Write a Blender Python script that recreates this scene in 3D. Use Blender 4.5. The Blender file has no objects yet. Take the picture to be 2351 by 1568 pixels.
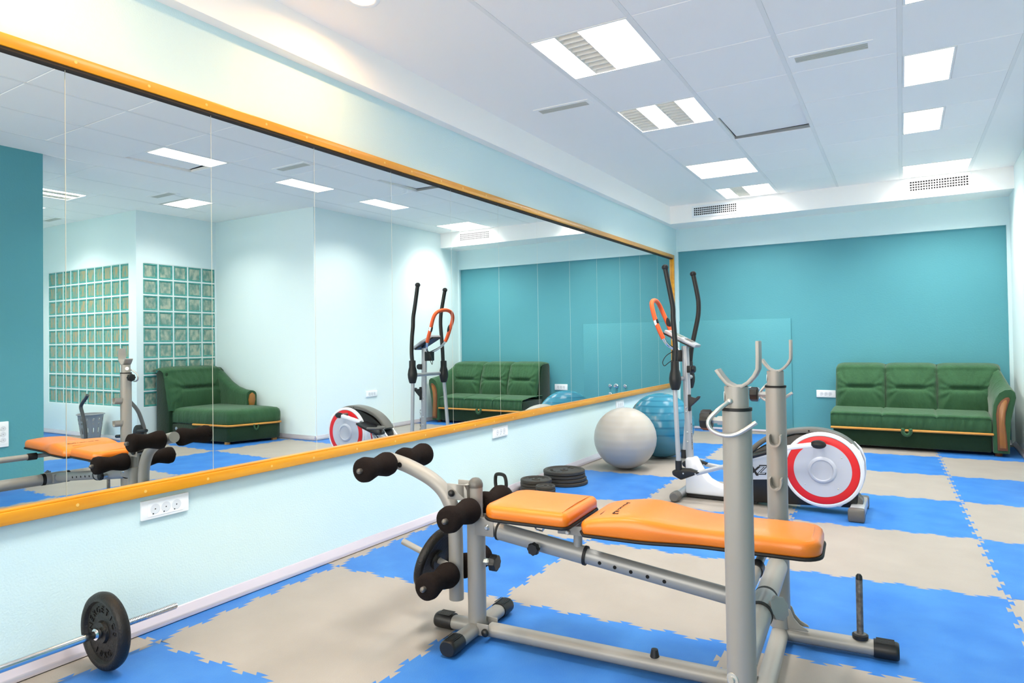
import bpy, bmesh, math, random
from mathutils import Vector, Matrix
random.seed(7)
C = bpy.context.scene.collection
PI = math.pi

# ------------------------------------------------------------------ camera, world, exposure
CAM = dict(x=2.694, h=1.1459, f=1546.7627, yaw=.5427, pitch=.0155, roll=-.0141, cy=761.4137)
cd = bpy.data.cameras.new('camera'); cam = bpy.data.objects.new('camera', cd); C.objects.link(cam)
_f = Vector((-math.sin(CAM['yaw'])*math.cos(CAM['pitch']), math.cos(CAM['yaw'])*math.cos(CAM['pitch']), math.sin(CAM['pitch'])))
_r0 = Vector((math.cos(CAM['yaw']), math.sin(CAM['yaw']), 0)); _u0 = _r0.cross(_f)
_r = _r0*math.cos(CAM['roll']) + _u0*math.sin(CAM['roll']); _u = -_r0*math.sin(CAM['roll']) + _u0*math.cos(CAM['roll'])
cam.matrix_world = Matrix(((_r.x, _u.x, -_f.x, CAM['x']), (_r.y, _u.y, -_f.y, 0), (_r.z, _u.z, -_f.z, CAM['h']), (0, 0, 0, 1)))
cd.sensor_fit = 'HORIZONTAL'; cd.sensor_width = 36; cd.lens = 36*CAM['f']/2351
cd.shift_y = (CAM['cy']-784)/2351; cd.clip_start = .05; cd.clip_end = 60
bpy.context.scene.camera = cam
S = bpy.context.scene
S.view_settings.view_transform = 'Standard'; S.view_settings.look = 'None'
S.view_settings.gamma = 1; S.view_settings.use_curve_mapping = False
S.view_settings.exposure = 0.55
w = bpy.data.worlds.new('world'); S.world = w; w.use_nodes = True
w.node_tree.nodes['Background'].inputs[0].default_value = (1, .93, .84, 1)
w.node_tree.nodes['Background'].inputs[1].default_value = SKY = 4.0
LAMP = 3.0          # fluorescent strips as seen
LAMP_W = 70         # watts per square metre of lit strip, thrown within the louvre's cut-off angle
WARM = 5.5           # warm downlights, watts
S.cycles.max_bounces = 12; S.cycles.diffuse_bounces = 8; S.cycles.glossy_bounces = 8
pl_ = bpy.data.lights.new('added_window_portal', 'AREA'); pl_.shape = 'RECTANGLE'; pl_.size = 3.2; pl_.size_y = 2.1; pl_.cycles.is_portal = True
po_ = bpy.data.objects.new('added_window_portal', pl_); C.objects.link(po_); po_.location = (1.85, -1.24, 1.6); po_.rotation_euler = (math.radians(90), 0, 0)  # portal for the unseen window added behind the camera

# ------------------------------------------------------------------ materials
def lin(c): return tuple(((v/255/12.92) if v/255 <= .04045 else ((v/255+.055)/1.055)**2.4) for v in c)
MATS = {}
def mat(name, rgb, rough=.5, metal=0., bump=None, var=None, spec=.5, coat=0., sheen=0., emit=None, trans=0., rnd=False):
    """bump=(scale, strength, stretch xyz); var=(scale, rgb2, amount, stretch)"""
    if name in MATS: return MATS[name]
    m = bpy.data.materials.new(name); m.use_nodes = True; nt = m.node_tree; b = nt.nodes['Principled BSDF']
    col = (*lin(rgb), 1)
    b.inputs['Base Color'].default_value = col; b.inputs['Roughness'].default_value = rough
    b.inputs['Metallic'].default_value = metal; b.inputs['Specular IOR Level'].default_value = spec
    if coat: b.inputs['Coat Weight'].default_value = coat; b.inputs['Coat Roughness'].default_value = .12
    if sheen: b.inputs['Sheen Weight'].default_value = sheen; b.inputs['Sheen Roughness'].default_value = .45
    if trans: b.inputs['Transmission Weight'].default_value = trans
    if emit: b.inputs['Emission Color'].default_value = (*lin(emit[0]), 1); b.inputs['Emission Strength'].default_value = emit[1]
    def noise(scale, stretch, detail=4):
        tc = nt.nodes.new('ShaderNodeTexCoord'); mp = nt.nodes.new('ShaderNodeMapping'); n = nt.nodes.new('ShaderNodeTexNoise')
        mp.inputs['Scale'].default_value = stretch; n.inputs['Scale'].default_value = scale; n.inputs['Detail'].default_value = detail
        if rnd:
            oi = nt.nodes.new('ShaderNodeObjectInfo'); vm = nt.nodes.new('ShaderNodeVectorMath'); vm.operation = 'SCALE'; vm.inputs[0].default_value = (7, 11, 5)
            nt.links.new(oi.outputs['Random'], vm.inputs['Scale']); nt.links.new(vm.outputs[0], mp.inputs['Location'])
        nt.links.new(tc.outputs['Object'], mp.inputs[0]); nt.links.new(mp.outputs[0], n.inputs['Vector']); return n
    if var:
        n = noise(var[0], var[3] if len(var) > 3 else (1, 1, 1)); r = nt.nodes.new('ShaderNodeValToRGB')
        r.color_ramp.elements[0].position = .5-var[2]/2; r.color_ramp.elements[1].position = .5+var[2]/2
        r.color_ramp.elements[0].color = col; r.color_ramp.elements[1].color = (*lin(var[1]), 1)
        nt.links.new(n.outputs['Fac'], r.inputs[0]); nt.links.new(r.outputs[0], b.inputs['Base Color'])
    if bump:
        n = noise(bump[0], bump[2] if len(bump) > 2 else (1, 1, 1), 6); bp = nt.nodes.new('ShaderNodeBump')
        bp.inputs['Strength'].default_value = bump[1]; bp.inputs['Distance'].default_value = .01
        nt.links.new(n.outputs['Fac'], bp.inputs['Height']); nt.links.new(bp.outputs[0], b.inputs['Normal'])
    MATS[name] = m; return m
M_aqua = mat('pale_aqua_paint', (206, 229, 231), .6, bump=(130, .18), spec=.3)
M_white_aqua = mat('white_aqua_paint', (226, 240, 240), .6, bump=(90, .12), spec=.3)
M_teal = mat('teal_paint', (84, 152, 162), .55, bump=(60, .15), var=(1.3, (89, 157, 167), .6), spec=.3)
M_ceil = mat('ceiling_white', (250, 247, 243), .8, spec=.2)
M_tile = mat('ceiling_tile_white', (250, 247, 243), .85, bump=(140, .08), spec=.15)
M_bar = mat('grid_bar_white', (240, 238, 234), .7)
M_plenum = mat('dark_plenum', (120, 122, 126), .9)
M_blue = mat('blue_mat_foam', (40, 99, 173), .5, bump=(180, .12), var=(5, (60, 118, 184), .45), spec=.35)
M_gray = mat('grey_mat_foam', (141, 135, 128), .5, bump=(180, .12), var=(4, (150, 144, 137), .5), spec=.35)
M_sub = mat('concrete_floor', (90, 90, 90), .8)
M_base = mat('silver_skirting', (208, 201, 210), .22, .45)
M_wood = mat('yellow_varnished_wood', (228, 164, 32), .3, var=(3, (200, 128, 18), .6, (6, .7, 9)), coat=.5)
M_strip = mat('amber_wood', (205, 150, 70), .35, var=(4, (180, 118, 48), .5, (1, 1, 6)))
M_oak = mat('oak_inlay', (178, 116, 44), .35, var=(9, (130, 76, 24), .5, (1, 1, .2)), coat=.4)
M_dkwood = mat('dark_wood_edge', (110, 62, 30), .35)
M_mirror = mat('mirror_glass', (236, 242, 241), .0, 1.)
M_mirror_edge = mat('mirror_edge', (222, 222, 210), .35)
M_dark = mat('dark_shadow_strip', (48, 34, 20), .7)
M_silver = mat('silver_powder_coat', (150, 147, 141), .38, .15, bump=(300, .03))
M_silver2 = mat('grey_powder_coat', (150, 151, 150), .36, .25)
M_steel = mat('bare_worn_steel', (140, 136, 130), .45, .7, bump=(120, .3), var=(60, (98, 92, 86), .4))
M_chrome = mat('chrome', (226, 228, 230), .1, 1.)
M_zinc = mat('zinc_bolt', (210, 210, 205), .3, .8)
M_black = mat('black_plastic', (24, 24, 24), .42)
M_ring = mat('black_rubber', (14, 14, 14), .6)
M_foam = mat('black_foam', (30, 24, 22), .95, bump=(260, .4), spec=.15)
M_iron = mat('black_cast_iron', (30, 27, 24), .45, .25, bump=(160, .25))
M_iron2 = mat('grey_black_iron', (58, 55, 51), .55, .2, bump=(160, .25))
M_orange = mat('orange_leather', (216, 114, 24), .3, bump=(220, .06), var=(3, (222, 124, 34), .6), coat=.15)
M_ink = mat('black_ink', (30, 24, 20), .6)
M_white = mat('white_plastic', (240, 243, 245), .3)
M_hole = mat('dark_hole', (12, 12, 12), .9)
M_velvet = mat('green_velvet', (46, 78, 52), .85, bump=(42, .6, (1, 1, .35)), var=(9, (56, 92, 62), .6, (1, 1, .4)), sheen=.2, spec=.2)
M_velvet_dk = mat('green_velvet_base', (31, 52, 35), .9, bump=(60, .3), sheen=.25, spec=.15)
M_greyball = mat('pearl_grey_vinyl', (168, 164, 157), .32)
M_blueball = mat('blue_vinyl', (48, 118, 144), .18, coat=.4)
M_blueridge = mat('blue_vinyl_ridge', (32, 100, 128), .2, coat=.4)
M_shell = mat('white_shroud', (222, 224, 230), .25, coat=.3)
M_disc = mat('pale_grey_disc', (186, 190, 202), .3)
M_red = mat('red_ring', (214, 24, 30), .35)
M_charc = mat('charcoal_cover', (92, 90, 86), .35)
M_blkshell = mat('black_shroud', (20, 18, 18), .35)
M_postgrey = mat('elliptical_silver', (176, 178, 182), .3, .35)
M_ograb = mat('orange_grip', (226, 92, 44), .45)
M_lcd = mat('lcd_screen', (120, 132, 120), .2)
M_glass_rim = mat('teal_block_glass', (90, 172, 162), .12, var=(30, (56, 128, 122), .5), coat=.4)
M_glass_in = mat('wavy_block_glass', (172, 181, 160), .12, bump=(24, .9, (1, 1, .5)), var=(20, (98, 140, 128), .24, (1, 1, .6)), coat=.6, rnd=True)
M_glass_in2 = mat('wavy_block_glass_warm', (84, 150, 136), .12, bump=(24, .9, (1, 1, .5)), var=(26, (166, 146, 104), .2, (1.6, 1.6, .35)), coat=.6, rnd=True)
M_mortar = mat('white_mortar', (228, 236, 234), .6)
M_basket = mat('grey_basket_plastic', (150, 152, 155), .45)
M_tealcloth = mat('teal_plastic', (30, 130, 150), .5)
M_lamp = mat('fluorescent_strip', (255, 255, 255), .5, emit=((255, 252, 246), LAMP))
M_louvre = mat('matt_aluminium_louvre', (250, 246, 238), .45)
M_warm = mat('warm_lamp_disc', (255, 240, 220), .5, emit=((255, 214, 160), 14))
M_vent = mat('vent_grey', (206, 204, 194), .5)
M_sticker = mat('white_sticker', (245, 245, 245), .4)
M_osticker = mat('orange_sticker', (240, 150, 40), .4)

# ------------------------------------------------------------------ mesh builder
class MB:
    def __init__(s): s.v = []; s.f = []; s.m = []
    def add(s, vs, fs, mi=0, M=None):
        o = len(s.v)
        for p in vs: s.v.append(tuple(M @ Vector(p)) if M is not None else tuple(p))
        for f in fs: s.f.append([o+i for i in f]); s.m.append(mi)
        return s
    def box(s, x0, x1, y0, y1, z0, z1, mi=0, M=None):
        vs = [(x, y, z) for z in (z0, z1) for y in (y0, y1) for x in (x0, x1)]
        return s.add(vs, [(0, 2, 3, 1), (4, 5, 7, 6), (0, 1, 5, 4), (2, 6, 7, 3), (0, 4, 6, 2), (1, 3, 7, 5)], mi, M)
    def section(s, path, sec, up=(0, 0, 1), mi=0, closed=False, caps=True, scales=None):
        P = [Vector(p) for p in path]; n = len(P); k = len(sec); vs = []; prev = None
        for i in range(n):
            if closed: t = P[(i+1) % n]-P[i-1]
            else: t = P[min(i+1, n-1)]-P[max(i-1, 0)]
            t.normalize()
            if prev is None:
                a = Vector(up); 
                if abs(a.dot(t)) > .98: a = Vector((1, 0, 0)) if abs(t.x) < .9 else Vector((0, 1, 0))
            else: a = prev
            a = (a - t*a.dot(t)).normalized(); prev = a; b = t.cross(a)
            sc = scales[i] if scales else 1
            for (x, y) in sec: vs.append(P[i] + b*x*sc + a*y*sc)
        fs = []
        for i in range(n if closed else n-1):
            j = (i+1) % n
            for q in range(k): fs.append((i*k+q, i*k+(q+1) % k, j*k+(q+1) % k, j*k+q))
        if caps and not closed: fs.append(tuple(range(k))[::-1]); fs.append(tuple((n-1)*k+q for q in range(k)))
        return s.add(vs, fs, mi)
    def tube(s, path, r, n=14, mi=0, closed=False, up=(0, 0, 1), caps=True):
        if isinstance(r, (int, float)): rs = None; r0 = r
        else: rs = r; r0 = 1
        sec = [(r0*math.cos(2*PI*i/n), r0*math.sin(2*PI*i/n)) for i in range(n)]
        return s.section(path, sec, up, mi, closed, caps, rs)
    def cyl(s, p0, p1, r0, r1=None, n=20, mi=0): return s.tube([p0, p1], [r0, r0 if r1 is None else r1], n, mi)
    def lathe(s, prof, c, axis=(0, 0, 1), n=28, mi=0, mis=None, close=True):
        A = Vector(axis).normalized(); X = A.orthogonal().normalized(); Y = A.cross(X); c = Vector(c); k = len(prof)
        vs = [c + A*h + (X*math.cos(2*PI*i/n)+Y*math.sin(2*PI*i/n))*r for i in range(n) for (r, h) in prof]
        o = len(s.v); s.v += [tuple(v) for v in vs]
        for i in range(n):
            j = (i+1) % n
            for q in range(k-1):
                s.f.append([o+i*k+q, o+j*k+q, o+j*k+q+1, o+i*k+q+1]); s.m.append(mis[q] if mis else mi)
        if close:
            if prof[0][0] > 1e-5: s.f.append([o+i*k for i in range(n)][::-1]); s.m.append(mis[0] if mis else mi)
            if prof[-1][0] > 1e-5: s.f.append([o+i*k+k-1 for i in range(n)]); s.m.append(mis[-1] if mis else mi)
        return s
    def sphere(s, c, r, n=24, mi=0, sq=(1, 1, 1), axis=(0, 0, 1)):
        m = n//2; M = Matrix.Diagonal((*sq, 1)); t = MB()
        t.lathe([(r*math.sin(PI*i/m), -r*math.cos(PI*i/m)) for i in range(m+1)], (0, 0, 0), (0, 0, 1), n)
        R = Vector((0, 0, 1)).rotation_difference(Vector(axis)).to_matrix().to_4x4()
        return s.add(t.v, t.f, mi, Matrix.Translation(c) @ R @ M)
    def prism(s, poly, a, b, plane='xz', mi=0):
        """extrude a 2D polygon between a and b along the missing axis"""
        def P(p, h): return {'xz': (p[0], h, p[1]), 'xy': (p[0], p[1], h), 'yz': (h, p[0], p[1])}[plane]
        k = len(poly); vs = [P(p, a) for p in poly]+[P(p, b) for p in poly]
        return s.add(vs, [tuple(range(k))[::-1], tuple(range(k, 2*k))]+[(i, (i+1) % k, k+(i+1) % k, k+i) for i in range(k)], mi)
    def grid(s, fn, nu, nv, mi=0):
        vs = [fn(i/nu, j/nv) for j in range(nv+1) for i in range(nu+1)]; a = nu+1
        return s.add(vs, [(j*a+i, j*a+i+1, (j+1)*a+i+1, (j+1)*a+i) for j in range(nv) for i in range(nu)], mi)
    def mesh(s, name, mats, bevel=0, ang=40, seg=2, weld=True):
        me = bpy.data.meshes.new(name); me.from_pydata(s.v, [], s.f)
        for i, mi in enumerate(s.m): me.polygons[i].material_index = mi
        bm = bmesh.new(); bm.from_mesh(me)
        if weld: bmesh.ops.remove_doubles(bm, verts=bm.verts, dist=1e-5)
        bmesh.ops.recalc_face_normals(bm, faces=bm.faces)
        if bevel:
            es = [e for e in bm.edges if e.is_manifold and e.calc_face_angle(0) > .6]
            bmesh.ops.bevel(bm, geom=es, offset=bevel, segments=seg, affect='EDGES', profile=.5, clamp_overlap=True)
        bm.to_mesh(me); bm.free()
        for m in (mats if isinstance(mats, (list, tuple)) else [mats]): me.materials.append(m)
        me.polygons.foreach_set('use_smooth', [True]*len(me.polygons)); me.set_sharp_from_angle(angle=math.radians(ang))
        return me
    def build(s, name, mats, parent=None, bevel=0, ang=40, seg=2, kind=None, loc=None, rz=0, label=None):
        return link(name, s.mesh(name, mats, bevel, ang, seg), parent, loc, rz, kind, label)
def link(name, me, parent=None, loc=None, rz=0, kind=None, label=None):
    o = bpy.data.objects.new(name, me); C.objects.link(o)
    if parent is not None: o.parent = parent
    if loc is not None: o.location = loc
    if rz: o.rotation_euler = (0, 0, rz)
    if kind: o['kind'] = kind
    if label: o['label'] = label
    return o
def tag(o, label, cat, group=None):
    o['label'] = label; o['category'] = cat
    if group: o['group'] = group
    return o
def thing(name, label, cat, loc=(0, 0, 0), rz=0, group=None):
    o = bpy.data.objects.new(name, None); C.objects.link(o); o.empty_display_size = .05
    o.location = loc; o.rotation_euler = (0, 0, rz); return tag(o, label, cat, group)
def dup(root, loc, rz, label, group=None):
    r = root.copy(); C.objects.link(r); r.location = loc; r.rotation_euler = (0, 0, rz); r['label'] = label
    if group: r['group'] = group
    for ch in list(root.children):
        c = ch.copy(); C.objects.link(c); c.parent = r
        for g in ch.children:
            d = g.copy(); C.objects.link(d); d.parent = c
    return r
def struct(name, mb, m, bevel=0, parent=None): return mb.build(name, m, parent, bevel, kind='structure')
def arc(cx, cz, r, a0, a1, n): return [(cx+r*math.cos(a0+(a1-a0)*i/n), cz+r*math.sin(a0+(a1-a0)*i/n)) for i in range(n+1)]
def smooth(pts, k=5):
    P = [Vector(p) for p in pts]; out = []
    for i in range(len(P)-1):
        p0, p1, p2, p3 = P[max(i-1, 0)], P[i], P[i+1], P[min(i+2, len(P)-1)]
        for j in range(k):
            t = j/k; out.append(.5*((2*p1)+(-p0+p2)*t+(2*p0-5*p1+4*p2-p3)*t*t+(-p0+3*p1-3*p2+p3)*t**3))
    return out+[P[-1]]
def stadium(w, h, n=8):
    r = min(w, h)/2
    if w >= h: return [(w/2-r+r*math.cos(a), r*math.sin(a)) for a in [-PI/2+PI*i/n for i in range(n+1)]]+[(-(w/2-r)+r*math.cos(a), r*math.sin(a)) for a in [PI/2+PI*i/n for i in range(n+1)]]
    return [(r*math.cos(a), h/2-r+r*math.sin(a)) for a in [PI*i/n for i in range(n+1)]]+[(r*math.cos(a), -(h/2-r)+r*math.sin(a)) for a in [PI+PI*i/n for i in range(n+1)]]
def rrect(w, h, r, n=5):
    o = []
    for cx, cy, a in ((w/2-r, h/2-r, 0), (-w/2+r, h/2-r, PI/2), (-w/2+r, -h/2+r, PI), (w/2-r, -h/2+r, 1.5*PI)):
        o += [(cx+r*math.cos(a+PI/2*i/n), cy+r*math.sin(a+PI/2*i/n)) for i in range(n+1)]
    return o
def text_mesh(body, size, ext=.0006, shear=0., bold=0.):
    cu = bpy.data.curves.new('t', 'FONT'); cu.body = body; cu.size = size; cu.extrude = ext; cu.align_x = 'CENTER'; cu.align_y = 'CENTER'
    cu.shear = shear; cu.offset = bold; cu.resolution_u = 4
    o = bpy.data.objects.new('t', cu); C.objects.link(o); dg = bpy.context.evaluated_depsgraph_get(); dg.update()
    me = bpy.data.meshes.new_from_object(o.evaluated_get(dg)); bpy.data.objects.remove(o)
    vs = [tuple(v.co) for v in me.vertices]; fs = [tuple(p.vertices) for p in me.polygons]; bpy.data.meshes.remove(me); return vs, fs
def frame_m(o, x, y):
    """matrix with local x, y directions, z = x cross y"""
    x = Vector(x).normalized(); y = Vector(y).normalized(); z = x.cross(y); o = Vector(o)
    return Matrix(((x.x, y.x, z.x, o.x), (x.y, y.y, z.y, o.y), (x.z, y.z, z.z, o.z), (0, 0, 0, 1)))

# ------------------------------------------------------------------ room shell
ZC = 2.8102; XR = 3.53; YB = 8.70; X2 = 5.40; Y3 = 4.62; YA = 5.70; XT = 3.70; YT = 2.85; PHC = .0188
struct('wall_left', MB().box(-.15, 0, -1.3, 8.95, -.05, 3.1), M_aqua)
struct('wall_back', MB().box(0, 3.66, YB, 8.95, -.05, 3.1), M_teal)
struct('trim_1', MB().box(0, XR, YB-.04, YB, 2.295, 2.62).box(0, .018, YB-.04, YB, 0, 2.295).box(XR-.03, XR, YB-.04, YB, 0, 2.295), M_aqua)
struct('wall_right', MB().box(XR, 3.68, YA+.12, 8.7, -.05, 3.1), M_white_aqua)
struct('wall_alcove', MB().box(XR, 5.6, YA, YA+.12, -.05, 3.1), M_white_aqua)
struct('wall_near', MB().box(XT, XT+.12, -1.3, YT, -.05, 3.1), M_teal)
struct('wall_passage', MB().box(XT+.12, 8.12, YT-.12, YT, -.05, 3.1), M_white_aqua)
struct('wall_end', MB().box(8.0, 8.12, YT, 4.74, -.05, 3.1), M_white_aqua)
# wide unseen window added for light behind the camera: opening with mullioned frame
struct('wall_front', MB().box(0, XT, -1.3, -1.18, -.05, .55).box(0, XT, -1.3, -1.18, 2.65, 3.1).box(0, .25, -1.3, -1.18, .55, 2.65).box(3.45, XT, -1.3, -1.18, .55, 2.65), M_white_aqua)
fw = MB()
for x in (.25, 1.04, 1.83, 2.62, 3.41): fw.box(x, x+.04, -1.27, -1.22, .55, 2.65)
for z in (.55, 2.61): fw.box(.25, 3.45, -1.27, -1.22, z, z+.04)
struct('added_window', fw, M_white)
GZ0, GZ1 = .412, 2.182; GX0, GX1 = 5.565, 7.525; GY0, GY1 = 4.70, 5.69
struct('wall_side', MB().box(X2, X2+.12, Y3+.12, YA, -.05, GZ0).box(X2, X2+.12, Y3+.12, YA, GZ1, 3.1).box(X2, X2+.12, Y3, GY0, GZ0, GZ1).box(X2, X2+.12, GY1, YA, GZ0, GZ1)
       .box(X2, X2+.12, Y3, Y3+.12, -.05, GZ0).box(X2, X2+.12, Y3, Y3+.12, GZ1, 3.1), M_white_aqua)
struct('wall_corridor', MB().box(X2+.12, 8.0, Y3, Y3+.12, -.05, GZ0).box(X2+.12, 8.0, Y3, Y3+.12, GZ1, 3.1).box(X2+.12, GX0, Y3, Y3+.12, GZ0, GZ1).box(GX1, 8.0, Y3, Y3+.12, GZ0, GZ1), M_white_aqua)
# beams
struct('trim_2', MB().box(0, .068, -1.18, YB-.04, 2.59, ZC+.02), M_ceil)
struct('trim_3', MB().box(.068, XR, 8.22, YB-.04, 2.59, ZC+.02), M_ceil)
# glass block windows
def glass_block_mesh(inner):
    b = MB(); h = .0895; rim = .013; d = .008
    def q(r, y): return [(-r, y, -r), (r, y, -r), (r, y, r), (-r, y, r)]
    vs = q(h, .06)+q(h, 0)+q(h-rim, 0)+q(h-rim-.008, d)
    fs = [(i, (i+1) % 4, 4+(i+1) % 4, 4+i) for i in range(4)]+[(4+i, 4+(i+1) % 4, 8+(i+1) % 4, 8+i) for i in range(4)]+[(8+i, 8+(i+1) % 4, 12+(i+1) % 4, 12+i) for i in range(4)]
    b.add(vs, fs, 0); b.add(q(h-rim-.008, d), [(0, 1, 2, 3)], 1); b.add(q(h, .06), [(3, 2, 1, 0)], 0)
    return b.mesh('glass_block', [M_glass_rim, inner], weld=True, ang=20)
gb1 = glass_block_mesh(M_glass_in); gb2 = glass_block_mesh(M_glass_in2)
pz = (GZ1-GZ0)/9; m1 = MB().box(X2+.03, X2+.11, GY0, GY1, GZ0, GZ1); m2 = MB().box(GX0, GX1, Y3+.03, Y3+.11, GZ0, GZ1)
for j in range(10):
    z = GZ0+pz*j; m1.box(X2+.005, X2+.03, GY0, GY1, z-.008, z+.008); m2.box(GX0, GX1, Y3+.005, Y3+.03, z-.008, z+.008)
for i in range(6): m1.box(X2+.0052, X2+.03, GY0+i*.198-.008, GY0+i*.198+.008, GZ0, GZ1)
for i in range(11): m2.box(GX0+i*.196-.008, GX0+i*.196+.008, Y3+.0052, Y3+.03, GZ0, GZ1)
win1 = struct('window_1', m1, M_mortar); win2 = struct('window_2', m2, M_mortar)
for j in range(9):
    for i in range(5):
        o = link('glass_block', gb1, win1, (X2+.006, GY0+.099+i*.198, GZ0+pz*(j+.5)), -PI/2)
    for i in range(10):
        o = link('glass_block', gb2, win2, (GX0+.098+i*.196, Y3+.006, GZ0+pz*(j+.5)), 0)
# skirting: rounded cove profile
def skirt(name, p0, p1, inward):
    d = Vector(p1)-Vector(p0); n = Vector(inward); prof = [(0, .004), (.026, .004), (.026, .018), (.022, .026), (.012, .034), (.006, .05), (0, .055)]
    b = MB(); k = len(prof); vs = [Vector(p)+n*a+Vector((0, 0, h)) for p in (p0, p1) for (a, h) in prof]
    b.add(vs, [tuple(range(k)), tuple(range(k, 2*k))[::-1]]+[(i, i+1, k+i+1, k+i) for i in range(k-1)]); struct(name, b, M_base)
skirt('baseboard_left', (0, -1.18, 0), (0, YB-.04, 0), (1, 0, 0))
skirt('baseboard_right', (XR, YA, 0), (XR, YB-.04, 0), (-1, 0, 0))
skirt('baseboard_back', (.03, YB, 0), (XR-.03, YB, 0), (0, -1, 0))
skirt('baseboard_alcove', (XR, YA, 0), (X2, YA, 0), (0, -1, 0))
skirt('baseboard_side', (X2, Y3, 0), (X2, YA, 0), (-1, 0, 0))
skirt('baseboard_corridor', (X2, Y3, 0), (8, Y3, 0), (0, -1, 0))
skirt('baseboard_near', (XT, -1.18, 0), (XT, YT, 0), (-1, 0, 0))

# floor with jigsaw mats
floor = struct('floor', MB().box(-.05, 8.1, -1.3, 8.9, -.08, -.02), M_sub)
MX, MY, MS, MPH = .1284, 1.5302, .985, .0406
def mat_outline(i0, j0):
    N = 11; amp = .019; e = []
    for k in range(N):
        t0, t1 = (k+.27)/N, (k+.73)/N; s = 1 if k % 2 == 0 else -1; sl = .10/N
        e += [(t0+sl, 0), (t0-sl, s*amp), (t1+sl, s*amp), (t1-sl, 0)] if s > 0 else [(t0+sl, 0), (t0-sl, s*amp), (t1+sl, s*amp), (t1-sl, 0)]
    e = [(t*MS, a) for t, a in e]; P = [(0, 0)]+[(t, a) for t, a in e]+[(MS, 0)]+[(MS+a, t) for t, a in e]+[(MS, MS)]+[(t, MS+a) for t, a in e[::-1]]+[(0, MS)]+[(a, t) for t, a in e[::-1]]
    return P
def mat_mesh(m, clips=()):
    b = MB(); b.prism(mat_outline(0, 0), -.016, 0, 'xy'); me = b.mesh('mat', m, ang=30)
    if clips:
        bm = bmesh.new(); bm.from_mesh(me)
        for co, no in clips:
            bmesh.ops.bisect_plane(bm, geom=bm.verts[:]+bm.edges[:]+bm.faces[:], plane_co=co, plane_no=no, clear_outer=True)
            bmesh.ops.holes_fill(bm, edges=[e for e in bm.edges if e.is_boundary])
        bm.to_mesh(me); bm.free()
    return me
mm = (mat_mesh(M_gray), mat_mesh(M_blue))
Uv = Vector((math.cos(MPH), math.sin(MPH), 0)); Vv = Vector((-math.sin(MPH), math.cos(MPH), 0)); Rm = Matrix.Rotation(-MPH, 3, 'Z')
for i in range(-1, 9):
    for j in range(-3, 8):
        o = Vector((MX, MY, 0))+Uv*(i*MS)+Vv*(j*MS); cor = [o, o+Uv*MS, o+Vv*MS, o+(Uv+Vv)*MS]
        xs = [c.x for c in cor]; ys = [c.y for c in cor]
        if max(xs) < .04 or min(ys) > 8.68 or max(ys) < -1.1: continue
        if min(xs) > XR+.1 and (min(ys) > YA or max(ys) < YT-.1 or min(xs) > 7.95): continue
        if min(xs) > X2+.1 and min(ys) > Y3: continue
        cl = []
        for co, no in (((.004, 0, 0), (-1, 0, 0)), ((0, YB-.005, 0), (0, 1, 0)), ((0, -1.2, 0), (0, -1, 0)), ((8.02, 0, 0), (1, 0, 0))):
            if any((c-Vector(co)).dot(Vector(no)) > -.03 for c in cor): cl.append((Rm @ (Vector(co)-o), Rm @ Vector(no)))
        p = (i+j) % 2
        ob = link('mat', mat_mesh((M_gray, M_blue)[p], cl) if cl else mm[p], floor, o, MPH)

# ceiling: plenum, plaster margins, grid bars, tiles
ceil = struct('ceiling', MB().box(-.1, 8.1, -1.3, 8.9, 3.1, 3.2), M_plenum)
def V_(k): return .4217+(k-.5)*.6254
UL = [.911+.6025*k for k in range(5)]; US = [3.775, 4.38, 4.975, 5.575, 6.175, 6.775, 7.375]
pm = MB()
def slab(u0, u1, v0, v1): pm.box(u0, u1, v0, v1, ZC, ZC+.03)
V0 = V_(-2); VE = V_(13)
slab(-.05, UL[0], -1.35, 8.75); slab(UL[-1], US[0], -1.35, 8.6); slab(UL[0], UL[-1], -1.35, V0); slab(UL[0], UL[-1], VE, 8.75); slab(UL[0], UL[1], 8.14, VE); slab(UL[3], UL[4], 8.14, VE)
slab(US[0], 8.2, V_(8), 6.2); slab(US[-1], 8.2, 2.6, V_(8)); slab(US[0], US[-1], 2.6, V_(4))
pl = pm.build('plaster_margin', M_ceil, ceil, rz=PHC)
holes = {}
def VC(c_, k): return {7: 4.557, 8: 5.147, 12: 7.56, 13: 8.14}.get(k, V_(k)) if c_ in (0, 3) else V_(k)
lamps_cells = [(0, 2), (0, 5), (0, 7), (0, 10), (0, 12), (3, 12)]; half = [(3, 5), (3, 7), (3, 9)]; side_lamp = [(2, 5), (1, 7), (4, 5)]
lift_cells = [(1, 8)]
tile_cache = {}
def tile(u0, u1, v0, v1, z=ZC, tilt=None):
    w_, d_ = u1-u0, v1-v0; key = (round(w_, 3), round(d_, 3))
    if key not in tile_cache:
        tile_cache[key] = MB().box(-w_/2, w_/2, -d_/2, d_/2, 0, .014).mesh('panel', M_tile, bevel=.003, seg=1, ang=20)
    c = Matrix.Rotation(PHC, 3, 'Z') @ Vector(((u0+u1)/2, (v0+v1)/2, z))
    o = link('panel', tile_cache[key], ceil, c, PHC)
    if tilt: o.rotation_euler = (tilt[0], tilt[1], PHC)
    return o
for c_ in range(4):
    for k in range(-2, 13):
        if (c_, k) in lamps_cells: continue
        a, b = UL[c_]+.011, UL[c_+1]-.011; v0, v1 = VC(c_, k)+.003, VC(c_, k+1)-.003
        if (c_, k) in half:
            a = UL[c_]+.2865
            if k == 5: tile(a+.004, b-.006, v0, v1-.03, ZC+.02, (.014, .03))
            else: tile(a, b, v0, v1)
        elif (c_, k) in lift_cells: tile(a+.012, b, v0, v1-.008, ZC+.018, (.024, -.018))
        else: tile(a, b, v0, v1)
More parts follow.
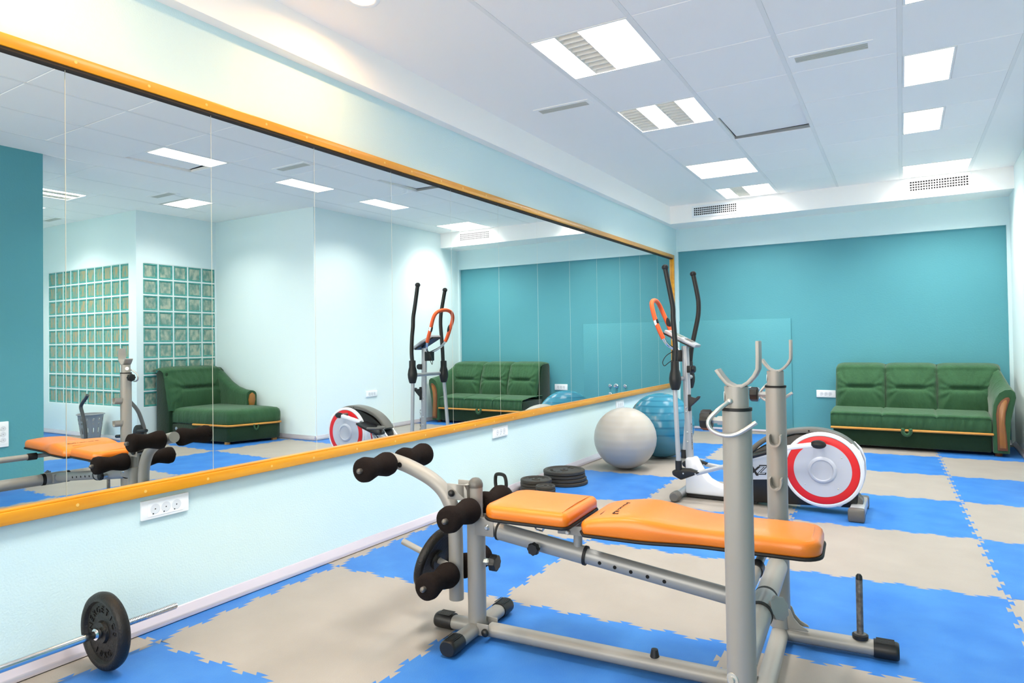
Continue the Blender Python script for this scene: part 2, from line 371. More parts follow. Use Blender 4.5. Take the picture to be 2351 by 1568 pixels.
for c_ in range(6):
    for k in range(4, 8):
        if (c_, k) in side_lamp and k == 5: continue
        v0, v1 = V_(k)+.003, V_(k+1)-.003
        if (c_, k) == (1, 7): v0 = V_(7)+.36
        tile(US[c_]+.011, US[c_+1]-.011, v0, v1)
for u in UL: MB().box(u-.0118, u+.0118, V0, VE, ZC-.0012, ZC+.026).build('grid_bar', M_bar, ceil, rz=PHC)
for u in US: MB().box(u-.0118, u+.0118, V_(4), V_(8), ZC-.0012, ZC+.026).build('grid_bar', M_bar, ceil, rz=PHC)
cb = MB()
for k in range(-2, 14):
    for c_ in range(4): cb.box(UL[c_], UL[c_+1], VC(c_, k)-.006, VC(c_, k)+.006, ZC+.003, ZC+.026)
for k in range(4, 9): cb.box(US[0], US[-1], V_(k)-.006, V_(k)+.006, ZC+.003, ZC+.026)
o = cb.build('cross_bar', M_bar, ceil, rz=PHC); o['kind'] = 'stuff'

# ------------------------------------------------------------------ ceiling lights
def fixture(u0, u1, v0, v1, pattern, label, along='v', power=1.0):
    """recessed louvre light; pattern: L lit strip, D dark louvre strip (strips run along v)"""
    c = Matrix.Rotation(PHC, 3, 'Z') @ Vector(((u0+u1)/2, (v0+v1)/2, ZC)); w_, d_ = u1-u0, v1-v0
    t = thing('ceiling_light', label, 'light', c, PHC, 'recessed louvre lights in the ceiling')
    fr = MB(); g = .012; x, y = w_/2, d_/2
    fr.box(-x, x, -y, -y+g, -.001, .05).box(-x, x, y-g, y, -.001, .05).box(-x, -x+g, -y+g, y-g, -.001, .05).box(x-g, x, -y+g, y-g, -.001, .05).box(-x, x, -y, y, .05, .06)
    fr.build('light_frame', M_bar, t)
    n = len(pattern); iw = (w_-2*g)/n
    l = bpy.data.lights.new('tube_light', 'AREA'); l.shape = 'RECTANGLE'; l.size = w_-2*g; l.size_y = d_-2*g; l.color = (1, .95, .87)
    l.energy = LAMP_W*w_*d_*(.35+.65*pattern.count('L')/n)*(.85 if v1 > 8 else 1); l.spread = math.radians(128)
    lo = bpy.data.objects.new('tube_light', l); C.objects.link(lo); lo.parent = t; lo.location = (0, 0, .002); lo.visible_camera = False; lo.visible_glossy = False
    for i, ch in enumerate(pattern):
        a = -x+g+i*iw; b = a+iw
        if ch == 'L':
            MB().box(a, b, -y+g, y-g, .012, .016).build('lamp_strip', M_lamp, t)
        else:
            lv = MB(); lv.box(a, b, -y+g, y-g, .045, .048)
            lv.box(a, a+.004, -y+g, y-g, .004, .045).box(b-.004, b, -y+g, y-g, .004, .045)
            nb = max(6, int(d_/.06))
            for q in range(1, nb):
                yy = -y+g+(d_-2*g)*q/nb; lv.add([(a, yy-.004, .004), (b, yy-.004, .004), (b, yy+.012, .045), (a, yy+.012, .045), (a, yy+.002, .004), (b, yy+.002, .004), (b, yy+.016, .045), (a, yy+.016, .045)],
                    [(0, 1, 2, 3), (5, 4, 7, 6), (0, 4, 5, 1), (3, 2, 6, 7), (0, 3, 7, 4), (1, 5, 6, 2)])
            lv.build('louvre', M_louvre, t)
    return t
def cell(c_, k, pat, label): return fixture(UL[c_]+.012, UL[c_+1]-.012, VC(c_, k)+.005, VC(c_, k+1)-.005, pat, label)
cell(0, 5, 'LDLL', 'large square ceiling light with one dark louvre strip, largest in the ceiling')
cell(0, 7, 'DLDL', 'ceiling light with two dark louvre strips beyond the small slotted vent')
cell(0, 10, 'LLLL', 'fully lit ceiling light, third in the row along the mirror wall')
cell(0, 12, 'LDLL', 'far ceiling light with a dark strip, in front of the small beam grille')
cell(0, 2, 'LLLL', 'wide unseen ceiling light added overhead, between mirror and camera')  # out of frame, added to brighten the near end of the room
for k, lb in ((5, 'narrow lit ceiling light at the top edge beside the ajar half panel'), (7, 'narrow ceiling light, nearer of the two beyond the long slotted vent'), (9, 'narrow ceiling light, farther of the two beyond the long slotted vent')):
    fixture(UL[3]+.013, UL[3]+.285, VC(3, k)+.006, VC(3, k+1)-.006, 'LL', lb)
cell(3, 12, 'LLLL', 'wide lit ceiling light in front of the large beam grille')
def side_fix():
    t = fixture(US[2]+.15, US[2]+.585, V_(5)+.07, V_(6)-.06, 'LDLD', 'louvred ceiling light seen in the mirror beside the dark teal wall')
    a = MB().box(US[2]+.0125, US[2]+.15, V_(5)+.003, V_(6)-.003, ZC, ZC+.014).box(US[2]+.15, US[3]-.0125, V_(5)+.003, V_(5)+.07, ZC, ZC+.014).box(US[2]+.15, US[3]-.0125, V_(6)-.06, V_(6)-.003, ZC, ZC+.014)
    a.build('panel', M_tile, ceil, rz=PHC)
side_fix()
fixture(US[4]+.012, US[5]-.012, V_(5)+.005, V_(6)-.005, 'LLLL', 'added ceiling light over the end of the corridor, hidden behind the dark teal wall')  # unseen fixture, added to brighten the corridor
fixture(US[1]+.012, US[2]-.04, V_(7)+.03, V_(7)+.34, 'LLLL', 'small lit ceiling light mirrored above the glass block corner')
def downlight(x, y, label):
    t = thing('downlight', label, 'light', (x, y, ZC)); 
    MB().lathe([(.052, 0), (.075, -.004), (.082, -.002), (.082, .0), (.052, .0)], (0, 0, 0), n=32, close=False).build('trim_ring', M_white, t)
    MB().lathe([(0, -.003), (.054, -.003)], (0, 0, 0), n=32, close=False).build('lamp_disc', M_warm, t)
    l = bpy.data.lights.new('bulb', 'AREA'); l.shape = 'DISK'; l.size = .1; l.energy = WARM; l.color = (1, .58, .22); l.spread = math.radians(170)
    lo = bpy.data.objects.new('bulb', l); C.objects.link(lo); lo.parent = t; lo.location = (0, 0, -.012)
downlight(.43, 2.40, 'round warm downlight in the ceiling above the mirror')
downlight(.43, 1.05, 'unseen round warm downlight added above the near end of the mirror')  # outside the frame, added where the warm wall light runs on

# ------------------------------------------------------------------ vents
def ceil_vent(x, y, L, W, label, nsl):
    t = thing('ceiling_vent', label, 'vent', (x, y, ZC), .02, 'slotted vents in the ceiling')
    b = MB(); e = .028
    b.box(-L/2-e, L/2+e, -W/2-e, -W/2, -.004, 0).box(-L/2-e, L/2+e, W/2, W/2+e, -.004, 0).box(-L/2-e, -L/2, -W/2, W/2, -.004, 0).box(L/2, L/2+e, -W/2, W/2, -.004, 0)
    b.build('vent_frame', M_ceil, t)
    MB().box(-L/2, L/2, -W/2, W/2, -.0008, 0).build('vent_backing', mat('vent_dark', (84, 80, 66), .7), t)
    s = MB()
    for i in range(nsl):
        yy = -W/2+W*(i+.5)/nsl; s.box(-L/2, L/2, yy-W/nsl*.33, yy+W/nsl*.33, -.004, -.001)
    s.build('slat', M_vent, t, kind='stuff')
ceil_vent(.565, 4.285, .37, .075, 'small slotted ceiling vent between two square lights near the mirror', 5)
ceil_vent(2.288, 4.322, .385, .085, 'long slotted ceiling vent in the middle of the ceiling', 5)
ceil_vent(4.38, 4.34, .36, .085, 'slotted vent mirrored above the glass block corner', 5)
ceil_vent(6.86, 4.37, .36, .085, 'slotted vent mirrored close to the dark teal wall', 5)
def grille(x0, x1, z0, z1, label, nx, nz):
    t = thing('wall_grille', label, 'vent', ((x0+x1)/2, 8.22, (z0+z1)/2)); L, W = (x1-x0)/2, (z1-z0)/2; e = .022
    b = MB().box(-L-e, L+e, -.008, 0, -W-e, -W).box(-L-e, L+e, -.008, 0, W, W+e).box(-L-e, -L, -.008, 0, -W, W).box(L, L+e, -.008, 0, -W, W)
    b.build('grille_frame', M_white, t)
    MB().box(-L, L, -.0015, 0, -W, W).build('grille_backing', M_hole, t)
    s = MB()
    for i in range(nx+1): x = -L+2*L*i/nx; s.box(x-.0028, x+.0028, -.007, -.0015, -W, W)
    for i in range(nz+1): z = -W+2*W*i/nz; s.box(-L, L, -.009, -.003, z-.0036, z+.0036)
    s.build('grille_bar', M_white, t, kind='stuff')
grille(.365, .875, 2.66, 2.76, 'white grille with dark openings in the back beam, on the mirror side', 22, 4)
grille(2.645, 3.16, 2.668, 2.772, 'white grille in the back beam on the right wall side', 22, 4)

# ------------------------------------------------------------------ wall mirror
mir = thing('wall_mirror', 'long wall mirror of tall panels in a yellow varnished wood frame', 'mirror', (0, 0, 0))
y = 1.275-.6*4; ms = {}
YE = 8.425
while y < YE-.05:
    y1 = min(y+.6, YE); L = round(y1-y, 3)
    if L not in ms: ms[L] = MB().add([(.008, .0014, .585), (.008, L-.0014, .585), (.008, L-.0014, 2.2), (.008, .0014, 2.2)], [(0, 1, 2, 3)], 0).add([(.001, 0, .585), (.001, L, .585), (.001, L, 2.2), (.001, 0, 2.2), (.008, .0014, .585), (.008, L-.0014, .585), (.008, L-.0014, 2.2), (.008, .0014, 2.2)], [(0, 1, 5, 4), (1, 2, 6, 5), (2, 3, 7, 6), (3, 0, 4, 7), (3, 2, 1, 0)], 1).mesh('mirror_panel', [M_mirror, M_mirror_edge], ang=10, weld=False)
    link('mirror_panel', ms[L], mir, (0, y, 0)); y = y1
def rail(z0, z1, label=None, top=True):
    b = MB(); b.box(0, .034, -1.15, 8.47, z0, z1); r = b.build('frame_rail', M_wood, mir, bevel=.003)
    return r
rail(2.186, 2.231); rail(.547, .592)
MB().box(.008, .028, -1.15, 8.425, 2.176, 2.186).build('rail_lip', M_dark, mir); MB().box(.008, .026, -1.15, 8.425, .592, .6).build('rail_lip', M_wood, mir, bevel=.002)  # top lip: shade under the rail put into its dark colour
MB().box(0, .034, 8.425, 8.47, .592, 2.186).build('frame_rail', M_wood, mir, bevel=.003)
pg = MB()
for z in (2.2085, .5695):
    yy = 1.3
    while yy < 8.3: pg.lathe([(0, .0008), (.006, .0008), (.006, 0)], (.034, yy, z), (1, 0, 0), 10); yy += random.uniform(.24, .36)
pg.build('dowel_plug', mat('pale_plug', (226, 184, 96), .4), mir, kind='stuff')

# ------------------------------------------------------------------ sockets
def socket(loc, nrm, label, vert=False, L=.205, W=.078):
    t = thing('power_socket', label, 'socket', loc, 0, None)
    n = Vector(nrm); s = Vector((0, 0, 1)).cross(n); M3 = frame_m((0, 0, 0), s if not vert else (0, 0, 1), (0, 0, 1) if not vert else -s)
    def T(mb): mb.v = [tuple(M3 @ Vector(p)) for p in mb.v]; return mb
    pl_ = MB(); pl_.prism(rrect(L, W, .004), 0, .011, 'xy'); T(pl_).build('cover_plate', M_white, t, bevel=.002, seg=2)
    T(MB().prism(rrect(L-.05, W-.022, .004), .011, .0125, 'xy')).build('socket_insert', M_white, t)
    for i in (-1, 0, 1):
        x = i*.046
        so = T(MB().lathe([(.0165, .0128), (.0195, .0132), (.0205, .0128)], (x, 0, 0), n=20, close=False).lathe([(0, .0128), (.0165, .0128)], (x, 0, 0), n=20, close=False)).build('socket_well', mat('socket_grey', (216, 220, 224), .4), t)
        h = MB()
        for dx, dy in ((0, 0), (-.009, -.018)): h.lathe([(0, .0136), (.0026, .0136)], (x+dx, dy, 0), n=10, close=False)
        T(h).build('pin_hole', M_hole, so)
    return t
socket((0, 1.653, .486), (1, 0, 0), 'white triple socket under the near part of the mirror')
socket((0, 4.266, .479), (1, 0, 0), 'white triple socket under the mirror behind the bench leg rollers')
socket((0, 6.62, .48), (1, 0, 0), 'white triple socket under the mirror above the grey ball')
socket((XT, 2.55, .456), (-1, 0, 0), 'white vertical triple socket on the dark teal wall in the mirror', True)
socket((XR, 6.67, .49), (-1, 0, 0), 'white triple socket on the white wall, seen only in the mirror')
socket((1.75, YB, .487), (0, -1, 0), 'white triple socket on the teal wall beside the sofa', L=.205, W=.085)

# ------------------------------------------------------------------ teal panel and pipe caps on the back wall
struct('trim_4', MB().box(.018, 1.381, YB-.018, YB, .03, 1.385), M_teal, bevel=.002)
def cap(x, z, r, L, label, name='pipe_cap', cat='pipe cap'):
    o = MB().lathe([(0, L), (r*.55, L), (r*.6, L-.006), (r*.6, .012), (r, .008), (r, 0)], (0, 0, 0), (0, -1, 0), 18).build(name, M_chrome, None, loc=(x, YB-.018, z), ang=30)
    tag(o, label, cat)
cap(.895, .525, .03, .06, 'chrome water valve stub between two pipe caps on the teal panel', 'water_valve', 'valve')
cap(.765, .525, .024, .03, 'chrome pipe cap, upper one on the sofa side of the valve')
cap(.985, .525, .024, .03, 'chrome pipe cap, upper one on the mirror side of the valve')
cap(.765, .392, .024, .03, 'chrome pipe cap, lower one on the sofa side of the valve')
cap(.985, .412, .024, .03, 'chrome pipe cap, lower one on the mirror side of the valve')

# ------------------------------------------------------------------ weight bench (local u, v, z)
BA = .06594
bench = thing('weight_bench', 'silver framed weight bench with orange padded seat and backrest', 'weight bench', (1.19, 2.20, 0), BA)
def B(mb, name, m, **k): return mb.build(name, m, bench, **k)
ST = stadium(.062, .05)
def foot(name, p0, p1, caps):
    """stadium tube with ribbed black end caps of .07"""
    p0, p1 = Vector(p0), Vector(p1); d = (p1-p0).normalized()
    o = B(MB().section([p0, p1], ST), name, M_silver)
    for e, sg in caps:
        e = Vector(e); c = MB(); q = d*sg
        c.section([e-q*.008, e-q*.004, e+q*.06, e+q*.068, e+q*.072], [(x*1.14, y*1.18) for x, y in ST], scales=[.97, 1, 1, .95, .85])
        cp = c.build('end_cap', M_black, o)
        rb = MB(); side = d.cross(Vector((0, 0, 1)))
        for k in range(-3, 4):
            b0 = e+side*k*.007+Vector((0, 0, .0295)); rb.tube([b0, b0+q*.058], .0016, 6)
        rb.build('cap_rib', M_black, cp, kind='stuff')
    return o
z0 = .033
foot('front_foot', (0, -.15, z0), (0, .18, z0), [((0, -.15, z0), -1), ((0, .18, z0), 1)])
foot('front_stub', (-.01, 0, z0), (-.115, 0, z0), [((-.115, 0, z0), 1)])
foot('floor_beam', (.06, 0, z0), (1.04, 0, z0), [])
B(MB().section([(1.065, -.455, z0), (1.065, .455, z0)], ST), 'floor_crossbar', M_silver)
for s in (-1, 1):
    o = foot('rear_foot', (1.065, s*.455, z0), (1.385, s*.455, z0), [((1.385, s*.455, z0), 1)])
    B(MB().lathe([(0, .058), (.026, .058), (.027, .064), (.027, .072), (.02, .076), (.0115, .078), (.0115, .27), (.0108, .282), (.006, .289), (0, .29)], (1.335, s*.455, 0), n=20, mis=[1, 1, 1, 1, 0, 0, 1, 1, 1]), 'plate_peg', [M_steel, M_black], label='bare worn steel plate peg')
    g = MB()
    for q in (-.022, .022):
        g.prism([(1.095, .058), (1.165, .058), (1.16, .066), (1.135, .078), (1.115, .10), (1.106, .125), (1.098, .132), (1.09, .125)], s*.455+q-.003, s*.455+q+.003, 'xz')
    B(g, 'gusset', M_silver, bevel=.001)
# front post
B(MB().cyl((0, 0, .05), (0, 0, .46), .036, n=28).cyl((0, 0, .46), (0, 0, .583), .0275, n=28), 'front_post', M_silver)
B(MB().lathe([(.0285, .578), (.029, .584), (.0285, .592), (.024, .604), (.014, .613), (0, .616)], (0, 0, 0), n=24), 'post_cap', M_charc)
B(MB().box(-.105, -.015, -.042, -.038, .53, .592).box(-.105, -.015, .038, .042, .53, .592).box(-.03, -.015, -.042, .042, .53, .592), 'pivot_bracket', M_silver, bevel=.002)
B(MB().sphere((-.082, -.05, .556), .014, 16, sq=(1, .8, 1)).sphere((-.082, .05, .556), .014, 16, sq=(1, .8, 1)).cyl((-.082, -.048, .556), (-.082, .048, .556), .008), 'pivot_bolt', M_black)
# ankle plates at the foot of the post
for q in (-.037, .037): B(MB().box(.02, .07, q-.003, q+.003, .018, .064), 'beam_clamp', M_silver, bevel=.002)
B(MB().sphere((.06, -.047, .036), .0155, 14, sq=(1, .7, 1)), 'clamp_bolt', M_black)
# leg developer
arm = [(-.425, 0, .66), (-.34, 0, .642), (-.265, 0, .617), (-.20, 0, .588), (-.15, 0, .55), (-.117, 0, .50), (-.10, 0, .445), (-.096, 0, .38), (-.095, 0, .25), (-.095, 0, .125)]
B(MB().tube(smooth(arm, 5), .0295, 18, up=(0, 1, 0)), 'leg_arm', M_silver)
B(MB().cyl((-.345, -.0305, .645), (-.345, -.0295, .645), .011, n=14), 'arm_hole', M_hole)
def roller(uc, zc, v0, v1):
    rr = .05; mid = (v0+v1)/2; L = abs(v1-v0)/2
    prof = [(.0, -L), (rr*.72, -L), (rr*.94, -L+.008), (rr, -L+.028), (rr*.97, -L*.6), (rr*.76, -L*.12), (rr*.74, 0), (rr*.76, L*.12), (rr*.97, L*.6), (rr, L-.028), (rr*.94, L-.008), (rr*.72, L), (0, L)]
    B(MB().lathe(prof, (uc, mid, zc), (0, 1, 0), 28), 'foam_roller', M_foam, ang=60)
for (uc, zc, sides) in ((-.388, .651, (1, 1)), (.004, .498, (1, 1)), (-.095, .238, (1, 1))):
    B(MB().cyl((uc, -.232, zc), (uc, .232, zc), .0105, n=14).sphere((uc, -.232, zc), .011, 12).sphere((uc, .232, zc), .011, 12), 'roller_rod', M_steel)
    roller(uc, zc, -.222, -.038); roller(uc, zc, .038, .222)
# plate peg on the arm
PEGD = Vector((-.955, 0, .295)).normalized(); P0 = Vector((-.11, 0, .246))
B(MB().cyl(P0, P0+PEGD*.25, .0125, n=18).lathe([(.0, 0), (.013, 0), (.013, .006), (0, .009)], P0+PEGD*.25, PEGD, 16), 'leg_peg', M_silver)
# main rail
rs = [(.0245*math.cos(2*PI*i/20)*1.02, .03*math.sin(2*PI*i/20)) for i in range(20)]
ra, rb_ = Vector((.03, 0, .427)), Vector((1.045, 0, .292)); rd = (rb_-ra).normalized()
def rp(u): t = (u-ra.x)/(rb_.x-ra.x); return ra+(rb_-ra)*t
B(MB().section([rp(.10), rp(.455)], [(x*1.12, y*1.1) for x, y in rs]), 'rail_sleeve', M_silver2)
B(MB().section([rp(.03), rp(1.04)], [(x*.93, y*.93) for x, y in rs]), 'adjust_rail', M_silver2)
B(MB().section([rp(.453), rp(.463)], [(x*1.2, y*1.18) for x, y in rs]), 'sleeve_collar', M_ring); B(MB().section([rp(.098), rp(.106)], [(x*1.2, y*1.18) for x, y in rs]), 'sleeve_collar', M_ring)
for u in (.519, .575, .633, .692, .75): p = rp(u); B(MB().cyl((p.x, -.0236, p.z-.004), (p.x, -.0222, p.z-.004), .0066, n=12), 'adjust_hole', M_hole)

for q in (-.032, .032): B(MB().box(.012, .095, q-.002, q+.002, .40, .47), 'rail_bracket', M_silver, bevel=.0015)
B(MB().lathe([(0, .008), (.006, .008), (.010, .002), (.012, 0)], (.068, -.034, .435), (0, -1, 0), 12), 'bracket_bolt', M_zinc)
def star_knob(c, axis, r, L, name='star_knob', stem=.03, par=None):
    A = Vector(axis).normalized(); X = A.orthogonal().normalized(); Y = A.cross(X); c = Vector(c); n = 32; b = MB(); vs = []
    lv = [(.86, 0), (1, .12), (1, .8), (.85, 1)]
    for (sc, h) in lv:
        for i in range(n):
            a = 2*PI*i/n; rr = r*sc*(1+.07*math.cos(8*a)); vs.append(c+A*(h*L)+(X*math.cos(a)+Y*math.sin(a))*rr)
    fs = [tuple(range(n))[::-1], tuple(3*n+i for i in range(n))]+[(k*n+i, k*n+(i+1) % n, (k+1)*n+(i+1) % n, (k+1)*n+i) for k in range(3) for i in range(n)]
    b.add(vs, fs); o = b.build(name, M_black, par or bench)
    if stem: MB().cyl(c-A*stem, c, .009, n=6).cyl(c-A*stem, c-A*stem*.45, .0125, n=6).build('knob_stem', M_zinc, o)
    return o
star_knob((.279, -.052, .388), (0, -1, 0), .022, .022, stem=.025)
star_knob((.066, 0, .292), (1, 0, 0), .031, .028, stem=.03)
B(MB().cyl(rp(.428)+Vector((0, 0, .02)), (.43, 0, .465), .0165, n=18), 'seat_post', M_silver2)
B(MB().box(.37, .47, -.05, -.046, .452, .486).box(.37, .47, .046, .05, .452, .486).cyl((.412, -.056, .462), (.412, .056, .462), .007).box(.14, .44, -.05, .05, .484, .498), 'seat_bracket', M_silver, bevel=.002)
B(MB().lathe([(0, .006), (.006, .006), (.009, 0)], (.412, -.056, .462), (0, -1, 0), 12), 'hinge_bolt', M_zinc)
B(MB().tube([(.255, -.03, .485), (.275, -.03, .45), (.30, -.03, .448), (.325, -.03, .485)], .004, 8), 'seat_hook', M_chrome)
B(MB().box(.5, 1.2, -.035, -.031, .462, .49).box(.5, 1.2, .031, .035, .462, .49).box(.5, 1.2, -.035, .035, .488, .492), 'backrest_frame', M_silver2, bevel=.001)
# transverse bars between the uprights
B(MB().cyl((1.062, -.42, .288), (1.062, .42, .288), .036, n=26), 'rack_crossbar', M_silver)
B(MB().cyl((1.062, -.43, .448), (1.062, -.135, .448), .019, n=22).cyl((1.062, -.14, .448), (1.062, .14, .448), .0135, n=22).cyl((1.062, .135, .448), (1.062, .43, .448), .019, n=22), 'backrest_bar', M_silver)
for q in (-1, 1): B(MB().cyl((1.062, q*.108, .448), (1.062, q*.16, .448), .0225, n=22), 'bar_sleeve', M_black)
B(MB().cyl((1.062, -.062, .288), (1.062, .062, .288), .039, n=26).box(1.0, 1.055, -.03, .03, .262, .32), 'rail_clamp', M_silver2)
for s in (-1, 1): B(MB().cyl((1.062, s*.07-.012, .288), (1.062, s*.07+.012, .288), .0385, n=26), 'clamp_collar', M_ring)
star_knob((1.108, -.03, .30), (.75, -.55, .35), .036, .014, 'clamp_knob', stem=.03).data.materials[0] = M_silver2
# uprights
for s in (-1, 1):
    v = s*.455; u = 1.065
    B(MB().cyl((u, v, .055), (u, v, .962), .037, n=30), 'upright', M_silver)
    B(MB().cyl((u, v, .959), (u, v, .9665), .0385, n=30), 'collar_ring', M_ring)
    B(MB().cyl((u, v, .96), (u, v, 1.022), .0305, n=28), 'inner_tube', M_silver)
    # U cradle: flat strip .055 wide
    prof = [(1.018, 1.066), (1.03, 1.048), (1.045, 1.03), (1.062, 1.021), (1.08, 1.022), (1.097, 1.033), (1.112, 1.05), (1.121, 1.068), (1.122, 1.10), (1.122, 1.14)]
    B(MB().section([(a, v, b) for a, b in prof], [(-.0045, -.027), (.0045, -.027), (.0045, .027), (-.0045, .027)], up=(0, 1, 0)), 'bar_cradle', M_silver, bevel=.0015)
    star_knob((1.002, v, .931), (-1, 0, 0), .026, .03, 'height_knob', stem=.032)
    for zc in (.765, .604):
        pr = [(u-.02, zc+.02), (u-.02, zc), (u-.014, zc-.014), (u, zc-.02), (u+.014, zc-.014), (u+.02, zc), (u+.02, zc+.02)]
        ln = -s
        B(MB().section([(a, v+ln*.055, b) for a, b in smooth([(q[0], q[1], 0) for q in pr], 3) for b in [b]] if False else [(q.x, v+ln*.058, q.y) for q in smooth([(a, b, 0) for a, b in pr], 3)], [(-.003, -.026), (.003, -.026), (.003, .026), (-.003, .026)], up=(0, 1, 0)), 'catch_hook', M_silver)
    hk = smooth([(u-.012, v+s*.03, .985), (u-.04, v+s*.05, .962), (u-.062, v+s*.055, .935), (u-.055, v+s*.055, .912), (u-.025, v+s*.055, .9), (u+.01, v+s*.055, .905), (u+.055, v+s*.055, .936)], 5)
    B(MB().tube(hk, .0058, 10).sphere((u-.012, v+s*.03, .985), .008, 10), 'lock_hook', M_zinc)
    B(MB().lathe([(0, .009), (.008, .009), (.0095, .003), (.016, .002), (.017, 0)], (u-.018, v-.032, .27), (-.35, -.93, 0), 16), 'upright_bolt', M_zinc)
    st = MB(); stk = MB()
    B(st.lathe([(0, .0012), (.013, .0012), (.013, 0)], (u-.0295, v-.006, .995), (-1, -.15, 0), 14, mi=0), 'sticker', M_sticker)
B(MB().cyl((.706, 0, .056), (.706, 0, .082), .0165, .0115, n=18).cyl((.706, 0, .0815), (.706, 0, .0825), .006, n=12), 'rubber_stop', M_black)
# pads
def pad(name, outline, z0_, top_fn, edge):
    """upholstered pad: outline (u,v) polygon, rounded top edge, black base rim"""
    n = len(outline); cu = sum(p[0] for p in outline)/n; cv = sum(p[1] for p in outline)/n
    def ins(p, d):
        # move the point towards the inside by d
        i = outline.index(p); a = Vector((*outline[i-1], 0)); b = Vector((*outline[(i+1) % n], 0)); t = (b-a).normalized(); nn = Vector((-t.y, t.x, 0))
        q = Vector((p[0], p[1], 0))+nn*d; return q
    rings = []
    for d, f in ((.004, 0), (0, .1), (0, .55), (.004, .8), (.012, .95), (.026, 1.0)):
        rings.append([(q.x, q.y, z0_+(top_fn(q.x)-z0_)*f) for q in (ins(p, d) for p in outline)])
    b = MB(); vs = [p for r in rings for p in r]; fs = [tuple(range(n))[::-1]]
    for k in range(len(rings)-1): fs += [(k*n+i, k*n+(i+1) % n, (k+1)*n+(i+1) % n, (k+1)*n+i) for i in range(n)]
    # crown: shrink to a spine keeping u
    m = len(rings)
    for k, t in ((0, .3), (1, .6), (2, .82)):
        r = [(p[0], p[1]*(1-t), top_fn(p[0])+.004*(1-(1-t)**2)) for p in rings[5]]; vs += r
        fs += [((m+k-1)*n+i, (m+k-1)*n+(i+1) % n, (m+k)*n+(i+1) % n, (m+k)*n+i) for i in range(n)]
    o_ = (m+2)*n; fs += [(o_+i, o_+i+1, o_+n-2-i, o_+n-1-i) for i in range(n//2-1)]
    b.add(vs, fs); o = B(b, name, M_orange, ang=75)
    rim = [(p[0], p[1], z0_-.004) for p in outline]
    B(MB().tube(rim, .0058, 8, closed=True).prism([(q.x, q.y) for q in (ins(p, .004) for p in outline)], z0_-.010, z0_, 'xy'), 'base_rim', M_ring)
    return o
def ring_outline(pts, r=.03, n=4):
    """round the corners of a ccw polygon"""
    out = []; k = len(pts)
    for i in range(k):
        p0, p, p1 = Vector((*pts[i-1], 0)), Vector((*pts[i], 0)), Vector((*pts[(i+1) % k], 0)); rr = min(r, (p0-p).length*.45, (p1-p).length*.45)
        a = p+(p0-p).normalized()*rr; c = p+(p1-p).normalized()*rr
        for j in range(n+1): t = j/n; q = a*(1-t)**2+p*2*t*(1-t)+c*t*t; out.append((q.x, q.y))
    return out
seat_pts = [(.112, -.125), (.15, -.162), (.452, -.162), (.452, .162), (.15, .162), (.112, .125)]
pad('seat_pad', ring_outline(seat_pts, .03), .507, lambda u: .553, .02)
def hw(u): return .164 if u < .68 else (.128 if u > .93 else .164-.036*(.5-.5*math.cos(PI*(u-.68)/.25)))
edge = [(.50+.02*i, hw(.50+.02*i)) for i in range(0, 36)]
bp = [(.492, -.125), (.515, -hw(.5))]+[(u, -h_) for u, h_ in edge if .53 < u < 1.175]+[(1.182+.06*math.sin(a), -.068-.06*math.cos(a)) for a in [PI/2*i/6 for i in range(7)]]+[(1.182+.06*math.cos(a), .068+.06*math.sin(a)) for a in [PI/2*i/6 for i in range(7)]]+[(u, h_) for u, h_ in edge[::-1] if .53 < u < 1.175]+[(.515, hw(.5)), (.492, .125)]
def btop(u): return .543+.021*math.exp(-((u-.68)/.12)**2)-(.012*max(0, (.56-u)/.07) if u < .56 else 0)
pad('backrest_pad', bp, .495, btop, .02)
# lettering on the backrest
for body_, sz, uu, vv_, bo in (('ENERGETICS', .031, .606, -.018, .0006),):
    vs, fs = text_mesh(body_, sz, .0004, .15, bo); o = B(MB().add(vs, fs, 0, frame_m((uu, vv_, btop(uu)+.0032), (0, -1, 0), (1, 0, .0))), 'lettering', M_ink)


B(MB().box(.5515, .5545, -.10, .04, btop(.553)+.0028, btop(.553)+.0034), 'script_line', M_ink)

# ------------------------------------------------------------------ weight plates and barbell
def plate_mb(r, h, hub=.03, hole=.0135, fat=False):
    if fat: return MB().lathe([(hole, -h*.42), (hub, -h*.42), (hub+.004, -h*.2), (r*.74, -h*.2), (r*.79, -h*.44), (r*.84, -h*.5), (r*.91, -h*.48), (r*.965, -h*.36), (r*.99, -h*.16), (r, 0), (r*.99, h*.16), (r*.965, h*.36), (r*.91, h*.48), (r*.84, h*.5), (r*.79, h*.44), (r*.74, h*.2), (hub+.004, h*.2), (hub, h*.42), (hole, h*.42), (hole, -h*.42)], (0, 0, 0), (0, 0, 1), 56, close=False)
    return MB().lathe([(hole, -h*.45), (hub, -h*.45), (hub+.004, -h*.2), (r*.78, -h*.2), (r*.84, -h/2), (r*.95, -h/2), (r, -h*.3), (r, h*.3), (r*.95, h/2), (r*.84, h/2), (r*.78, h*.2), (hub+.004, h*.2), (hub, h*.45), (hole, h*.45), (hole, -h*.45)], (0, 0, 0), (0, 0, 1), 44, close=False)
